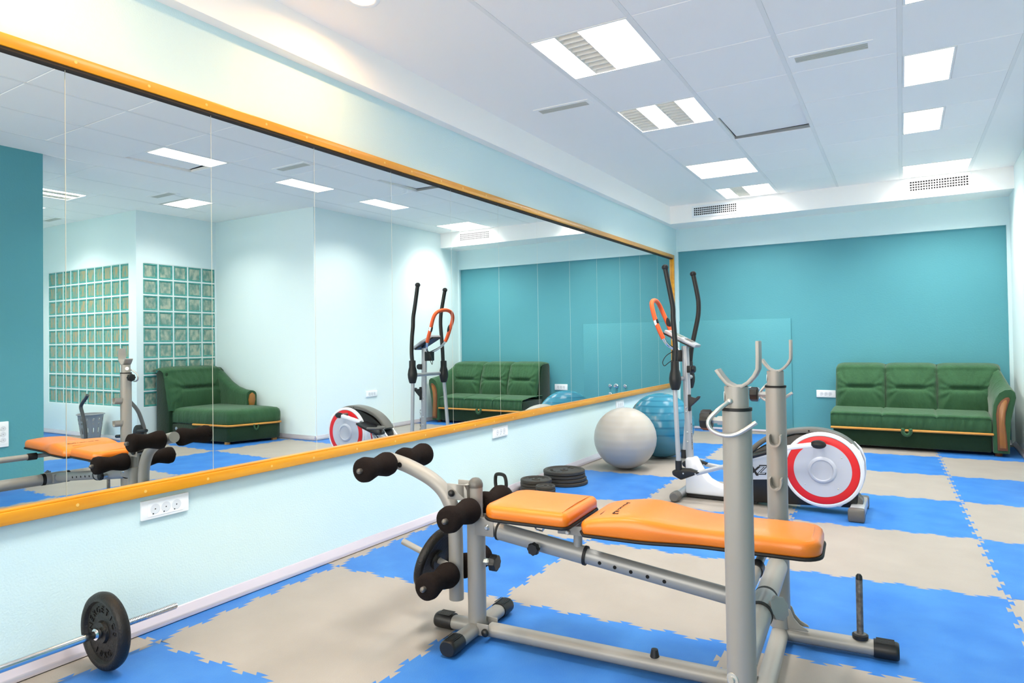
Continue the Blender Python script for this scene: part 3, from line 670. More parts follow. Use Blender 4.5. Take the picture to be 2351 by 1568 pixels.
def plate(name, loc, axis, r, h, label, letters=None, m=None, group=None, spin=0, fat=False):
    t = thing(name, label, 'weight plate', loc, 0, group)
    R = Vector((0, 0, 1)).rotation_difference(Vector(axis)).to_matrix().to_4x4() @ Matrix.Rotation(spin, 4, 'Z')
    b = plate_mb(r, h, .036 if fat else .03, .0135, fat); b.v = [tuple(R @ Vector(p)) for p in b.v]; b.build('disc', m or M_iron, t, ang=35)
    if letters:
        L = MB()
        for txt, a0, da, rad, sz in letters:
            for i, ch in enumerate(txt):
                if ch == ' ': continue
                a = a0-da*i; vs, fs = text_mesh(ch, sz, .003); M3 = R @ Matrix.Translation((rad*math.cos(a), rad*math.sin(a), h*.2)) @ Matrix.Rotation(a-PI/2+(PI if da < 0 else 0), 4, 'Z')
                L.add(vs, fs, 0, M3)
        L.build('raised_lettering', m or M_iron, t)
    return t
RY = Matrix.Rotation(BA, 3, 'Z')
pc = Vector((1.19, 2.20, 0))+RY @ (P0+PEGD*.085)
plate('weight_plate', pc, RY @ PEGD, .132, .038, 'black iron weight plate hung on the leg peg of the bench', m=M_iron, fat=True)
BX, BZ = .195, .1385
barb = thing('barbell', 'chrome barbell with threaded end lying along the mirror wall', 'barbell', (BX, 1.3, BZ))
MB().cyl((0, -1.72, 0), (0, -.02, 0), .0135, n=20).cyl((0, -.02, 0), (0, .045, 0), .0125, n=20).build('bar', M_chrome, barb)
th = MB(); prof = [(0, .045)]
for i in range(40): prof += [(.0105, .045+i*.0058), (.0128, .045+i*.0058+.0015), (.0128, .045+i*.0058+.0036), (.0105, .045+i*.0058+.005)]
prof += [(.0105, .279), (0, .283)]
MB().lathe(prof, (0, 0, 0), (0, 1, 0), 16).build('threaded_end', M_chrome, barb, ang=20)
MB().lathe([(.0135, -.024), (.02, -.024), (.022, -.018), (.02, -.012), (.0135, -.012)], (0, 0, 0), (0, 1, 0), 20, close=False).build('inner_collar', M_chrome, barb)
LT = [('ENERGETICS', PI*.98, .285, .078, .031), ('10KG', -PI*.70, -.33, .078, .028)]
LT2 = [('ENERGETICS', PI*.98, .285, .078, .031)]
plate('weight_plate', (BX, 1.3+.012, BZ), (0, -1, 0), .137, .044, 'black iron weight plate with raised lettering upright on the chrome barbell', [('ENERGETICS', PI*1.10, .375, .077, .033), ('10KG', -PI*.66, -.36, .08, .03)], spin=0, fat=True)
plate('weight_plate', (BX, -.3, BZ), (0, 1, 0), .137, .044, 'black iron weight plate on the hidden near end of the chrome barbell', fat=True)
def stack(x, y, items, grp):
    z = 0
    for r, h, dx, dy, lb in items:
        plate('weight_plate', (x+dx, y+dy, z+h/2), (0, 0, 1), r, h, lb, [('ENERGETICS', 2.6, .19, r*.6, r*.2), ('KG', -1.2, -.3, r*.6, r*.2)] if r > .07 else None, M_iron2, grp, random.uniform(0, 6)); z += h
stack(.222, 4.90, [(.178, .0275, .006, 0, 'large black plate on the floor under the tallest plate stack'), (.172, .0275, 0, .003, 'large black plate, second from the floor in the tallest stack'),
      (.168, .0275, -.006, 0, 'large black plate, second from the top of the tallest stack'), (.168, .03, -.008, -.002, 'large black plate lying on top of the tallest stack')], 'large plates by the wall')
stack(.158, 4.53, [(.122, .024, 0, 0, 'medium black plate on the floor under the middle plate stack'), (.122, .024, .003, 0, 'medium black plate, second from the floor in the middle stack'),
      (.12, .024, -.002, .002, 'medium black plate, second from the top of the middle stack'), (.12, .026, .001, 0, 'medium black plate on top of the middle stack')], 'medium plates by the wall')
stack(.325, 4.385, [(.092, .026, 0, 0, 'small wide black plate on the floor under the shortest stack'), (.073, .02, -.006, 0, 'smallest black plate, lowest of the three on the shortest stack'),
      (.073, .02, -.006, .001, 'smallest black plate, middle of the three on the shortest stack'), (.073, .022, -.007, 0, 'smallest black plate on top of the shortest stack')], 'small plates by the wall')
kb = thing('kettlebell', 'black kettlebell by the wall behind the bench roller', 'kettlebell', (.155, 4.03, 0))
MB().lathe([(0, 0), (.05, 0), (.062, .005), (.08, .03), (.086, .058), (.08, .09), (.062, .115), (.035, .127), (0, .131)], (0, 0, 0), n=28).build('body', M_iron, kb, ang=60)
MB().tube(smooth([(-.05, .018, .10), (-.062, .025, .15), (-.055, .02, .198), (-.03, .01, .213), (.02, -.005, .215), (.045, -.015, .2), (.056, -.02, .155), (.046, -.016, .10)], 4), .0125, 12).build('handle', M_iron, kb)

# ------------------------------------------------------------------ exercise balls
def ball(name, x, y, r, m, m2, label, ridges):
    t = thing(name, label, 'exercise ball', (x, y, 0))
    n = 56; prof = []; mis = []
    for i in range(n+1):
        a = PI*i/n; rr = r*(1+.004*(1 if (i % 4 == 0 and 6 < i < n-4) else 0)); z = -rr*math.cos(a)*.985+r*.985
        if i < 6: z = max(z, 0)
        prof.append((rr*math.sin(a), z)); mis.append(1 if (ridges and i % 4 == 0 and 20 < i < n-2) else 0)
    MB().lathe(prof, (0, 0, 0), n=56, mis=mis[:-1]+[0]).build('ball', [m, m2], t, ang=80)
    if name: MB().sphere((r*.55, -r*.80, r*.93), .008, 8).build('valve_plug', M_white if not ridges else m2, t)
ball('exercise_ball', .425, 5.70, .277, M_greyball, mat('pearl_grey_ridge', (168, 165, 160), .3), 'pearl grey exercise ball beside the mirror wall', True)
ball('exercise_ball', .52, 6.40, .318, M_blueball, M_blueridge, 'glossy blue ribbed exercise ball behind the grey ball', True)

# ------------------------------------------------------------------ elliptical trainer (x along the room width, y 0 = midline)
el = thing('elliptical_trainer', 'white and black elliptical trainer with a red ringed flywheel disc', 'elliptical trainer', (0, 4.90, 0))
def E(mb, name, m, **k): return mb.build(name, m, el, **k)
E(MB().cyl((1.197, -.20, .036), (1.197, .20, .036), .027, n=22), 'front_stabilizer', M_postgrey)
for s in (-1, 1):
    E(MB().lathe([(0, .075), (.026, .075), (.034, .068), (.036, .06), (.036, .002), (.034, 0), (0, 0)], (1.197, s*.17, .036), (0, s, 0), 24), 'end_cap', M_charc)
E(MB().box(2.30, 2.385, -.21, .21, .012, .078), 'rear_stabilizer', M_postgrey, bevel=.012)
for s in (-1, 1): E(MB().box(2.294, 2.39, *(sorted((s*.17, s*.235))), 0, .082), 'rear_foot_cap', M_charc, bevel=.014)
E(MB().prism([(2.30, .02), (2.37, .02), (2.37, .10), (2.345, .13), (2.30, .13)], -.05, .05), 'stabilizer_bracket', M_charc, bevel=.004)
# white nose and low beam
nose = [(1.222, .03), (1.226, .16), (1.222, .285), (1.29, .292), (1.315, .245), (1.345, .19), (1.39, .14), (1.45, .11), (1.54, .092), (1.72, .10), (1.72, .03)]
E(MB().prism(nose, -.055, .055), 'nose_cover', M_shell, bevel=.014, seg=3)
E(MB().box(1.23, 1.72, -.045, .045, .008, .032), 'base_beam', M_blkshell)
body = [(1.62, .015), (2.335, .05), (2.345, .15), (2.33, .36), (2.26, .46), (2.14, .51), (1.98, .505), (1.84, .455), (1.72, .38), (1.62, .25)]
E(MB().prism(body, -.062, .062), 'drive_shroud', M_blkshell, bevel=.012)
for s in (-1, 1):
    yb, yf = s*.058, s*.078
    a, b = min(yb, yf), max(yb, yf)
    # white side band from the nose up to the ring
    E(MB().prism([(1.60, .165), (1.60, .255), (1.68, .34), (1.80, .36), (1.93, .40), (2.0, .30), (1.93, .20), (1.80, .188), (1.70, .178)], a, b), 'side_panel', M_shell, bevel=.004)
    tail = [(2.14, .06), (2.24, .05), (2.31, .12), (2.335, .20), (2.372, .262), (2.384, .30), (2.384, .355), (2.36, .42), (2.32, .462), (2.29, .455), (2.20, .50), (2.10, .30)]
    E(MB().prism(tail, a, b), 'tail_panel', M_shell, bevel=.006)
    E(MB().lathe([(.21, -.004), (.243, -.004), (.246, .006), (.243, .022), (.232, .027), (.222, .027), (.21, .02)], (2.14, s*.062, .283), (0, s, 0), 64, close=False), 'disc_surround', M_shell, ang=50)
    dd = MB().lathe([(.225, .014), (.223, .024), (.2195, .0255), (.176, .0265), (.174, .028), (.10, .029), (.088, .029), (.083, .036), (.076, .041), (.068, .042), (.062, .036), (0, .036)], (2.14, s*.064, .283), (0, s, 0), 72, mis=[2, 2, 1, 1, 0, 0, 0, 0, 0, 0, 0], close=False)
    dk = E(dd, 'flywheel_disc', [M_disc, M_red, M_ring], ang=30)
    sc = MB()
    for a_ in (.65, 3.9, 5.4): sc.lathe([(0, .0028), (.004, .002), (.005, 0)], (2.14+.145*math.cos(a_), s*.0925, .283+.145*math.sin(a_)), (0, s, 0), 10, close=False)
    sc.build('disc_screw', M_zinc, dk)
cov = [(1.66, .352, 0), (1.72, .42, 0), (1.81, .482, 0), (1.95, .528, 0), (2.10, .542, 0), (2.22, .517, 0), (2.30, .468, 0), (2.335, .42, 0)]
cv2 = smooth(cov, 4)
E(MB().section([(p.x, 0, p.y-.012) for p in cv2], rrect(.118, .034, .012, 3), up=(0, 0, 1)), 'top_cover', M_charc, ang=60)
E(MB().lathe([(0, .001), (.006, .001)], (2.06, -.0595, .53), (0, -1, 0), 10, close=False), 'cover_screw', M_hole)
lg = MB(); y_ = -.0795
vs, fs = text_mesh('X', .085, .0008, .25, .003); lg.add(vs, fs, 0, frame_m((1.705, y_, .235), (1, 0, .06), (0, 0, 1)))
vs, fs = text_mesh('1', .085, .0008, .25, .003); lg.add(vs, fs, 1, frame_m((1.805, y_, .262), (1, 0, .06), (0, 0, 1)))
vs, fs = text_mesh('Z', .088, .0006, .25, .0035); lg.add(vs, fs, 0, frame_m((1.757, y_+.0004, .247), (1, 0, .06), (0, 0, 1)))
vs, fs = text_mesh('Z', .08, .0008, .25, -.001); lg.add(vs, fs, 2, frame_m((1.757, y_, .247), (1, 0, .06), (0, 0, 1)))
E(lg, 'logo_lettering', [M_ink, M_red, M_shell])
# pedal arms
def pedal_side(y, pin, knob, a1, p0, p1, rod0, rod1, sy):
    E(MB().cyl((pin[0], sy*.085, pin[1]), (pin[0], y, pin[1]), .016, n=16), 'crank_pin', M_charc)
    E(MB().sphere((pin[0]+.012, y-.004, pin[1]), .045, 22, sq=(1.06, .62, .62), axis=(0, 0, 1)), 'crank_knob', M_black, ang=80)
    E(MB().section([(pin[0], y, pin[1]), (a1[0], y, a1[1])], rrect(.036, .03, .006, 2)), 'foot_bar', M_shell)
    d = Vector((p1[0]-p0[0], 0, p1[1]-p0[1])); L = d.length; d.normalize(); up = Vector((-d.z, 0, d.x)); 
    if up.z < 0: up = -up
    P = lambda t, h, yy: Vector((p0[0], yy, p0[1]))+d*t+up*h
    b = MB(); outl = [(0, -.07), (L*.3, -.08), (L*.8, -.075), (L, -.05), (L, .05), (L*.8, .075), (L*.3, .08), (0, .07)]; n = len(outl)
    vs = [P(t, 0, y+q) for t, q in outl]+[P(t, .022, y+q*1.04) for t, q in outl]
    b.add(vs, [tuple(range(n))[::-1], tuple(range(n, 2*n))]+[(i, (i+1) % n, n+(i+1) % n, n+i) for i in range(n)])
    pd = E(b, 'pedal', M_blkshell, bevel=.005)
    rim = MB().tube([P(L*.55+L*.45*math.sin(a), .022+.045*max(0, math.sin(a)), y+.072*math.cos(a)) for a in [PI*i/14 for i in range(15)]], .012, 8); rim.build('toe_guard', M_charc, pd)
    E(MB().section([(rod0[0], y, rod0[1]), (rod1[0], y, rod1[1])], rrect(.034, .028, .005, 2)), 'link_rod', M_postgrey)
    x0, zz0 = rod1
    sh = [(x0+.03, zz0+.01), (x0-.045, zz0+.03), (x0-.12, zz0+.028), (x0-.175, zz0+.005), (x0-.17, zz0-.025), (x0-.11, zz0-.055), (x0-.03, zz0-.02)]
    so = E(MB().prism(sh, y-.026, y+.026), 'link_shoe', M_black, bevel=.012, seg=3)
    MB().lathe([(0, .002), (.005, .002), (.006, 0)], (x0-.09, y-.026, zz0-.005), (0, -1, 0), 10).lathe([(0, .002), (.005, .002), (.006, 0)], (x0-.005, y-.026, zz0-.0), (0, -1, 0), 10).build('shoe_bolt', M_zinc, so)
pedal_side(-.18, (2.118, .462), 0, (1.85, .41), (1.85, .392), (1.60, .305), (1.62, .30), (1.345, .208), -1)
pedal_side(.205, (2.16, .13), 0, (1.86, .17), (1.86, .165), (1.60, .165), (1.63, .17), (1.30, .205), 1)
# arms
def handle(y, low, up_):
    x1, z1 = low[0]; x2, z2 = low[1]
    E(MB().cyl((x1, y, z1), (x2, y, z2), .0165, n=18), 'arm_pole', M_postgrey)
    E(MB().cyl((x1, y, z1-.01), (x1-.001, y, z1+.055), .0235, n=18), 'arm_boot', M_black)
    bx, bz = x2+.003, z2
    E(MB().lathe([(0, 0), (.026, 0), (.031, .01), (.041, .05), (.043, .08), (.038, .115), (.03, .145), (.029, .2), (.026, .204), (0, .204)], (bx, y, bz), (0, 0, 1), 22), 'arm_joint', M_black, ang=50)
    pts = smooth(up_, 5); g = E(MB().tube(pts, .0178, 16, up=(0, 1, 0)), 'arm_grip', M_black)
    MB().sphere(pts[-1], .0245, 16, sq=(1, 1, .9)).build('grip_knob', M_black, g)
handle(-.195, ((1.221, .235), (1.203, .79)), [(1.206, -.195, .98), (1.213, -.195, 1.07), (1.206, -.195, 1.2), (1.198, -.19, 1.30), (1.196, -.187, 1.38), (1.178, -.184, 1.48), (1.143, -.184, 1.668)])
handle(.235, ((1.13, .245), (1.178, .775)), [(1.188, .235, .96), (1.20, .245, 1.08), (1.226, .265, 1.22), (1.245, .28, 1.33), (1.247, .29, 1.42), (1.236, .297, 1.50), (1.205, .303, 1.655)])
E(MB().cyl((1.205, -.17, .862), (1.20, .21, .862), .016, n=16), 'pivot_tube', M_postgrey)
po = E(MB().section([(1.245, .0, .27), (1.223, .0, 1.10)], [(.019*math.cos(2*PI*i/20), .028*math.sin(2*PI*i/20)) for i in range(20)], up=(1, 0, 0)), 'upright_post', M_postgrey)
pb = MB()
for z in (.40, .47, .62, .65): pb.lathe([(0, .003), (.006, .002), (.008, 0)], (1.238-.026*(z-.3), -.0195, z), (0, -1, 0), 10)
pb.build('post_bolt', M_zinc, po)
vs, fs = text_mesh('ENERGETICS', .034, .0006); MB().add(vs, fs, 0, frame_m((1.2645, -.012, .44), (-.02, 0, 1), (-.5, .87, 0))).build('post_lettering', M_ink, po)
kn = E(MB().box(1.24, 1.275, -.03, .02, .905, .955), 'tension_block', M_black, bevel=.004); star_knob((1.275, -.005, .93), (1, 0, 0), .024, .022, 'tension_knob', 0, el)
E(MB().prism([(1.246, .625), (1.262, .625), (1.262, .655), (1.30, .69), (1.325, .715), (1.333, .735), (1.318, .735), (1.30, .72), (1.262, .73), (1.262, .745), (1.246, .745)], -.035, .0, 'xz'), 'bottle_holder', M_black, bevel=.003)
E(MB().box(1.13, 1.20, -.03, .03, .985, 1.07), 'console_mount', M_black, bevel=.006)
ca, cb_ = Vector((1.085, 0, 1.20)), Vector((1.312, 0, 1.085)); cdv = (cb_-ca).normalized(); cup = Vector((-cdv.z, 0, cdv.x))
if cup.z < 0: cup = -cup
Mc = frame_m(ca, cdv, (0, 1, 0)); zc_ = Mc.to_3x3() @ Vector((0, 0, 1)); sg = 1 if zc_.z > 0 else -1
L = (cb_-ca).length
cons = MB(); cons.prism([(0, -.07), (L*.5, -.085), (L, -.07), (L, .07), (L*.5, .085), (0, .07)], 0, sg*.024, 'xy'); cons.v = [tuple(Mc @ Vector(p)) for p in cons.v]
cn = E(cons, 'console', M_postgrey, bevel=.005)
scr = MB(); scr.box(L*.12, L*.5, -.05, .05, min(sg*.0235, sg*.0255), max(sg*.0235, sg*.0255)); scr.v = [tuple(Mc @ Vector(p)) for p in scr.v]; scr.build('screen', M_lcd, cn)
scr = MB(); scr.box(L*.6, L*.82, -.045, .045, min(sg*.0235, sg*.026), max(sg*.0235, sg*.026)); scr.v = [tuple(Mc @ Vector(p)) for p in scr.v]; scr.build('button_strip', M_charc, cn)
bk = MB(); bk.box(-.005, L*.9, -.06, .06, min(sg*-.012, 0), max(sg*-.012, 0)); bk.v = [tuple(Mc @ Vector(p)) for p in bk.v]; bk.build('console_back', M_black, cn)
lp = smooth([(1.15, -.06, 1.085), (1.115, -.10, 1.12), (1.085, -.12, 1.185), (1.05, -.125, 1.275), (1.022, -.12, 1.37), (1.006, -.09, 1.42), (.995, -.02, 1.442), (.99, .06, 1.442), (.992, .12, 1.415), (1.008, .15, 1.36), (1.045, .155, 1.27), (1.08, .15, 1.185), (1.105, .12, 1.125), (1.14, .07, 1.085)], 5)
E(MB().tube(lp[8:-8], .0165, 14), 'grab_handle', M_ograb)
E(MB().tube(lp, .011, 10).cyl((1.15, -.06, 1.085), (1.18, 0, 1.05), .012).cyl((1.14, .07, 1.085), (1.18, 0, 1.05), .012), 'handle_bracket', M_chrome)
for yy in (-.1235, .1535):
    s = E(MB().sphere((1.05, yy, 1.275), .021, 16, sq=(.9, .9, 2.2), axis=(-.28, 0, 1)), 'pulse_pad_rim', M_black)
    MB().sphere((1.0495, yy*1.02, 1.275), .0212, 16, sq=(.8, .8, 2.0), axis=(-.28, 0, 1)).build('pulse_pad', M_white, s)
E(MB().tube(smooth([(1.14, -.03, 1.06), (1.10, -.06, 1.03), (1.075, -.07, .985), (1.085, -.065, .955), (1.11, -.05, .975), (1.14, -.03, 1.0)], 5), .003, 6), 'cable', M_black)

# ------------------------------------------------------------------ sofa (local: x along width, front towards -y)
def soft_cushion(x0, x1, z0_, z1_, yf0, yf1, yb, bulge, crease, lean_l=0, lean_r=0, nu=48, nv=44):
    """upright back cushion surface; front face at y=yf0 (bottom) to yf1 (top), rolling over the top to yb"""
    W = x1-x0
    def fn(s, t):
        x = x0+W*s
        if t < .78:
            q = t/.78; z = z0_+(z1_-z0_-.05)*q; y = yf0+(yf1-yf0)*q; nrm = (0, -1, 0)
        else:
            a = (t-.78)/.22*PI*.62; z = z1_-.05+.05*math.sin(min(a, PI/2)) - (.02*max(0, a-PI/2)); y = yf1+(yb-yf1)*(1-math.cos(a))*.8
            q = 1
        e = min(s, 1-s); edge = min(1, e/.2); prof = math.sqrt(max(0, 1-(1-edge)**2))
        b = bulge*prof*(.5+.5*math.sin(PI*min(1, q*1.05)))
        zc = z0_+(z1_-z0_)*crease; cw = max(0, 1-max(0, (abs(s-.5)-.20))/.12); 
        b -= .034*cw*math.exp(-((z-zc)/.018)**2)*prof + .012*math.exp(-((z-zc)/.03)**2)*prof
        rad = math.sin((math.atan2(z-zc, (abs(s-.5)-.22)*W+.02))*11+s*3)*.0062*max(0, 1-abs(abs(s-.5)-.38)/.17)+.0022*math.sin(s*70+2*math.sin(t*9+s*6))*math.exp(-((t-.6)/.25)**2)
        b += rad
        y -= b
        if t > .9: y += 0
        z -= .034*(1-prof)*(1 if t > .7 else t/.7*.3)
        return (x + (lean_l*(1-s)+lean_r*s)*t, y, z)
    return MB().grid(fn, nu, nv)
sofa = thing('sofa', 'green three seat sofa against the teal wall with one curved arm', 'sofa', (1.885, 7.80, 0))
def SF(mb, name, m, **k): return mb.build(name, m, sofa, **k)
SW = 1.385
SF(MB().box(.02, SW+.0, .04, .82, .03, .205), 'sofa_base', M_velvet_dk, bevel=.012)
def seat_fn(x0, x1, seed):
    rnd = random.Random(seed); ph = [rnd.uniform(0, 6) for _ in range(4)]
    def fn(s, t):
        x = x0+(x1-x0)*s
        if t < .35: q = t/.35; z = .215+(.345-.215)*q; y = .012-.012*math.sin(PI*q); 
        elif t < .5: a = (t-.35)/.15*PI/2; z = .345+.03*math.sin(a); y = .03*(1-math.cos(a))
        else: q = (t-.5)/.5; z = .375+.022*math.sin(PI*min(q*.8, .5)); y = .03+q*.55
        if t < .4: y += .006*math.sin(x*95+ph[0]+2*math.sin(x*17))*math.sin(PI*min(1, t/.4))
        e = min(s, 1-s); z -= .012*max(0, 1-e/.06)**2*(1 if t > .35 else 0)
        return (x, y, z)
    return fn
for i, (a, b) in enumerate(((0, .475), (.475, .945), (.945, SW))): SF(MB().grid(seat_fn(a, b, i), 44, 26), 'seat_cushion', M_velvet, ang=80)
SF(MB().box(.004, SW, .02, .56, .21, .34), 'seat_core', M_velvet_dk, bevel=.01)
for (a, b, lr) in ((.01, .501, 0), (.489, .971, 0), (.959, 1.46, .06)): SF(soft_cushion(a, b, .37, .862, .43, .545, .80, .085, .48, 0, lr, 48, 44), 'back_cushion', M_velvet, ang=80)
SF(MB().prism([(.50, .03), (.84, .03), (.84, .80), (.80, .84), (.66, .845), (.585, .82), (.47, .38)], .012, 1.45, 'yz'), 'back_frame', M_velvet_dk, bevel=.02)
# curved arm: outline in xz at the front, swept back
arm_out = [(1.395, .035), (1.52, .035), (1.525, .2), (1.535, .34), (1.56, .47), (1.578, .56), (1.572, .61), (1.545, .635), (1.50, .63), (1.455, .60), (1.42, .55), (1.40, .48), (1.392, .38), (1.39, .2)]
def arm_mesh():
    b = MB(); rows = [(.0, .0, 0), (.012, 0, -.008), (.15, .02, 0), (.3, .05, 0), (.45, .12, 0), (.56, .19, 0), (.62, .215, 0), (.72, .2, 0)]; k = len(arm_out); vs = []
    for (yy, rise, ins) in rows:
        for (x, z) in arm_out:
            f = max(0, (z-.35)/.28); vs.append((x-rise*.35*f+(.006 if yy == 0 and x < 1.45 else (-.006 if yy == 0 else 0)), yy+.0, z+rise*f))
    fs = [tuple(range(k)), tuple((len(rows)-1)*k+i for i in range(k))[::-1]]
    for r in range(len(rows)-1): fs += [(r*k+i, r*k+(i+1) % k, (r+1)*k+(i+1) % k, (r+1)*k+i) for i in range(k)]
    return b.add(vs, fs)
SF(arm_mesh(), 'armrest', M_velvet, ang=70)
wd = [(1.425, .06), (1.505, .06), (1.498, .2), (1.488, .32), (1.495, .42), (1.515, .50), (1.53, .545), (1.52, .565), (1.495, .56), (1.46, .53), (1.432, .48), (1.42, .4), (1.424, .25)]
wp = SF(MB().prism(wd, -.016, .004, 'xz'), 'arm_facing', M_dkwood, bevel=.005, label='dark edged carved wood arm facing')
MB().prism([((x-1.468)*.62+1.468, (z-.31)*.9+.31) for x, z in wd], -.020, -.012, 'xz').build('oak_inlay', M_oak, wp, bevel=.002)
SF(MB().cyl((.01, -.004, .208), (SW+.005, -.004, .208), .0125, n=14).sphere((.01, -.004, .208), .0125, 12).sphere((SW+.005, -.004, .208), .0125, 12), 'wood_strip', M_strip)
SF(MB().tube([(.69+.035*math.cos(a), -.02, .208+.045*math.sin(a)) for a in [PI+PI*i/10 for i in range(11)]], [.018]*11, 10).tube([(.655, -.02, .208), (.66, -.01, .225)], .018, 8).tube([(.725, -.02, .208), (.72, -.01, .225)], .018, 8), 'pull_loop', M_velvet)
for x in (.1, 1.44):
    for yy in (.08, .76): SF(MB().cyl((x, yy, 0), (x, yy, .035), .028, .034, n=14), 'sofa_foot', M_dkwood)

# ------------------------------------------------------------------ chaise longue (seen in the mirror)
ch = thing('chaise_longue', 'green chaise longue in the alcove by the glass blocks, seen in the mirror', 'chaise', (0, 0, 0))
def H(mb, name, m, **k): return mb.build(name, m, ch, **k)
base = [(5.34, 4.855), (4.20, 4.985), (4.165, 5.02), (4.01, 5.53), (4.03, 5.60), (5.34, 5.655)]
H(MB().prism(base, .03, .215, 'xy'), 'chaise_base', M_velvet_dk, bevel=.015)
def chaise_seat():
    P = []
    for i in range(len(base)):
        a, b = Vector((*base[i], 0)), Vector((*base[(i+1) % len(base)], 0)); n = max(1, int((b-a).length/.02))
        P += [a+(b-a)*j/n for j in range(n)]
    cx, cy_ = 4.72, 5.27; b_ = MB(); k = len(P); rings = []
    for d, z, wv in ((.99, .225, 0), (1.005, .24, .003), (1.012, .29, .006), (1.008, .34, .005), (.99, .372, .002), (.95, .392, 0), (.8, .405, 0), (.4, .41, 0)):
        rings.append([(cx+(p.x-cx)*d*(1+wv*math.sin(i*1.9)), cy_+(p.y-cy_)*d*(1+wv*math.sin(i*1.9)), z) for i, p in enumerate(P)])
    vs = [v for r in rings for v in r]; fs = [tuple(range(k))[::-1], tuple((len(rings)-1)*k+i for i in range(k))]
    for r in range(len(rings)-1): fs += [(r*k+i, r*k+(i+1) % k, (r+1)*k+(i+1) % k, (r+1)*k+i) for i in range(k)]
    return b_.add(vs, fs)
H(chaise_seat(), 'seat_cushion', M_velvet, ang=70)
bc = soft_cushion(0, .80, .37, .90, .0, .10, .30, .085, .50)
Mb = Matrix(((0, 1, 0, 5.10), (-1, 0, 0, 5.63), (0, 0, 1, 0), (0, 0, 0, 1)))
bc.v = [tuple(Mb @ Vector(p)) for p in bc.v]; H(bc, 'back_cushion', M_velvet, ang=80)
H(MB().prism([(5.10, .03), (5.375, .03), (5.375, .82), (5.34, .865), (5.24, .875), (5.17, .83), (5.10, .40)], 4.84, 5.66, 'xz'), 'back_frame', M_velvet_dk, bevel=.025)
ap = [(5.22, .86, 5.60), (5.10, .79, 5.585), (4.95, .70, 5.575), (4.80, .635, 5.57), (4.66, .60, 5.57), (4.52, .585, 5.57)]
def chaise_arm():
    b = MB(); k = 10; vs = []
    for (x, zt, yc) in ap:
        for i in range(k): a = PI*i/(k-1); vs.append((x, yc+.075*math.cos(a), zt-.06+.06*math.sin(a)))
        vs.append((x, yc-.07, .30)); vs.append((x, yc+.07, .30))
    k += 2; n = len(ap); fs = [tuple(range(k)), tuple((n-1)*k+i for i in range(k))[::-1]]
    for r in range(n-1): fs += [(r*k+i, r*k+(i+1) % k, (r+1)*k+(i+1) % k, (r+1)*k+i) for i in range(k)]
    return b.add(vs, fs)
H(chaise_arm(), 'armrest', M_velvet, ang=70)
H(MB().prism([(5.53, .40), (5.60, .40), (5.618, .47), (5.61, .53), (5.575, .56), (5.535, .535), (5.52, .47)], 4.505, 4.525, 'yz'), 'arm_facing', M_oak, bevel=.004)
sp = [(5.0-.25, 4.918, .217), (4.20, 4.978, .217), (4.158, 5.015, .217), (4.003, 5.525, .217), (4.02, 5.60, .217)]
H(MB().tube(sp, .0125, 10), 'wood_strip', M_strip)
H(MB().tube([(4.085-.02, 5.28+.03*math.cos(a), .215+.06*math.sin(a)) for a in [PI+PI*i/8 for i in range(9)]], .01, 8), 'pull_loop', M_velvet)
for p in ((4.26, 5.03), (4.08, 5.55), (5.28, 4.9), (5.28, 5.6)): H(MB().cyl((*p, 0), (*p, .035), .034, .03, n=12), 'chaise_foot', M_strip)
for x in (5.18, 5.03): H(MB().lathe([(0, .004), (.018, .004), (.02, 0)], (x, 4.875+.01*(5.18-x)/.15+.002, .16), (-.11, -1, 0), 14), 'bracket_plate', M_zinc)

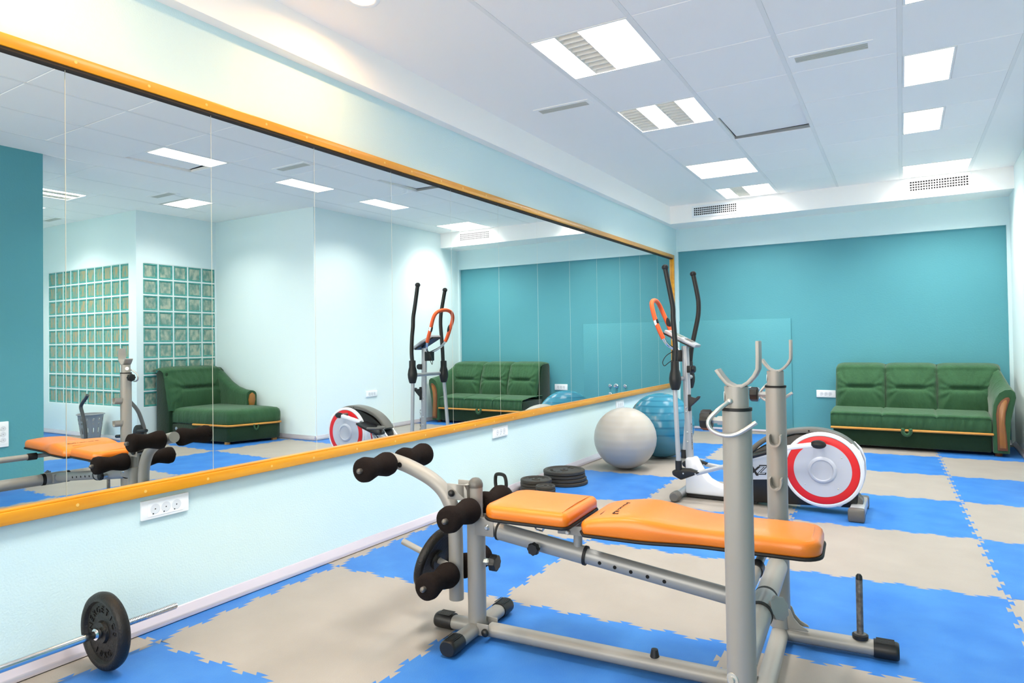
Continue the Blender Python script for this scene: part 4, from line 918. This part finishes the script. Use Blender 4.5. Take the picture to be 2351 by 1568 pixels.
# ------------------------------------------------------------------ laundry basket (seen in the mirror)
def basket():
    t = thing('laundry_basket', 'grey plastic laundry basket with cut out slots by the corridor wall', 'basket', (6.05, 4.42, 0))
    n = 36; zs = [0, .05, .10, .175, .215, .235, .262, .29, .335]; r = lambda z: .098+.042*z/.335; b = MB(); fs = []; vs = []
    for th in (0, -.004):
        for z in zs:
            for i in range(n): a = 2*PI*i/n; vs.append(((r(z)+th)*math.cos(a), (r(z)+th)*math.sin(a), z))
    m = len(zs)*n
    def hole(k, i): return (zs[k] in (.10,) and i % 3 != 0 and i % 3 == 1) or (zs[k] == .215 and i % 3 == 1) or (zs[k] == .262 and i % 3 == 1)
    for k in range(len(zs)-1):
        for i in range(n):
            if hole(k, i): continue
            j = (i+1) % n; fs.append((k*n+i, k*n+j, (k+1)*n+j, (k+1)*n+i)); fs.append((m+k*n+j, m+k*n+i, m+(k+1)*n+i, m+(k+1)*n+j))
    fs.append(tuple(range(n))[::-1]); b.add(vs, fs)
    me = bpy.data.meshes.new('basket_wall'); me.from_pydata(b.v, [], b.f); me.materials.append(M_basket); link('basket_wall', me, t)
    MB().tube([(.147*math.cos(2*PI*i/36), .147*math.sin(2*PI*i/36), .335) for i in range(36)], .008, 8, closed=True).build('rim', M_basket, t)
basket()

# ------------------------------------------------------------------ small stepper machine seen in the mirror
sp_ = thing('stepper_machine', 'black stepper with two bent handlebars, seen in the mirror behind the bench', 'exercise machine', (5.0, 4.2, 0))
def Q(mb, name, m, **k): return mb.build(name, m, sp_, **k)
Q(MB().box(-.55, .82, -.03, .03, .012, .06), 'base_beam', M_black, bevel=.008)
for x in (-.5, .75): Q(MB().cyl((x, -.2, .03), (x, .2, .03), .03, n=14), 'base_foot', M_black)
Q(MB().tube(smooth([(.72, 0, .06), (.735, 0, .18), (.76, 0, .284), (.80, 0, .376), (.832, 0, .45), (.79, 0, .505), (.727, 0, .55), (.682, 0, .595)], 4), .02, 12), 'handlebar', mat('gunmetal', (92, 90, 90), .3, .6))
Q(MB().tube(smooth([(-.47, 0, .06), (-.48, 0, .17), (-.475, 0, .25), (-.437, 0, .33), (-.35, 0, .454), (-.2, 0, .55), (-.06, 0, .625)], 4), .02, 12), 'handlebar', MATS['gunmetal'])
Q(MB().lathe([(0, -.03), (.07, -.03), (.085, -.02), (.085, .02), (.07, .03), (0, .03)], (-.41, -.02, .22), (0, 1, 0), 24), 'flywheel', M_black)
Q(MB().cyl((-.44, -.05, .24), (-.60, -.05, .256), .018, n=12), 'pedal_peg', M_black); Q(MB().cyl((-.35, -.05, .19), (-.02, -.05, .16), .018, n=12), 'pedal_peg', M_black)
db = thing('dumbbell', 'teal dumbbell on the floor by the chaise, seen in the mirror', 'dumbbell', (5.19, 4.66, 0), .5)
MB().cyl((-.06, 0, .035), (.06, 0, .035), .013, n=12).build('grip', M_tealcloth, db)
for s in (-1, 1): MB().lathe([(0, 0), (.03, 0), (.036, .008), (.036, .045), (.03, .053), (0, .053)], (s*.05, 0, .036), (s, 0, 0), 6).build('head', M_tealcloth, db)
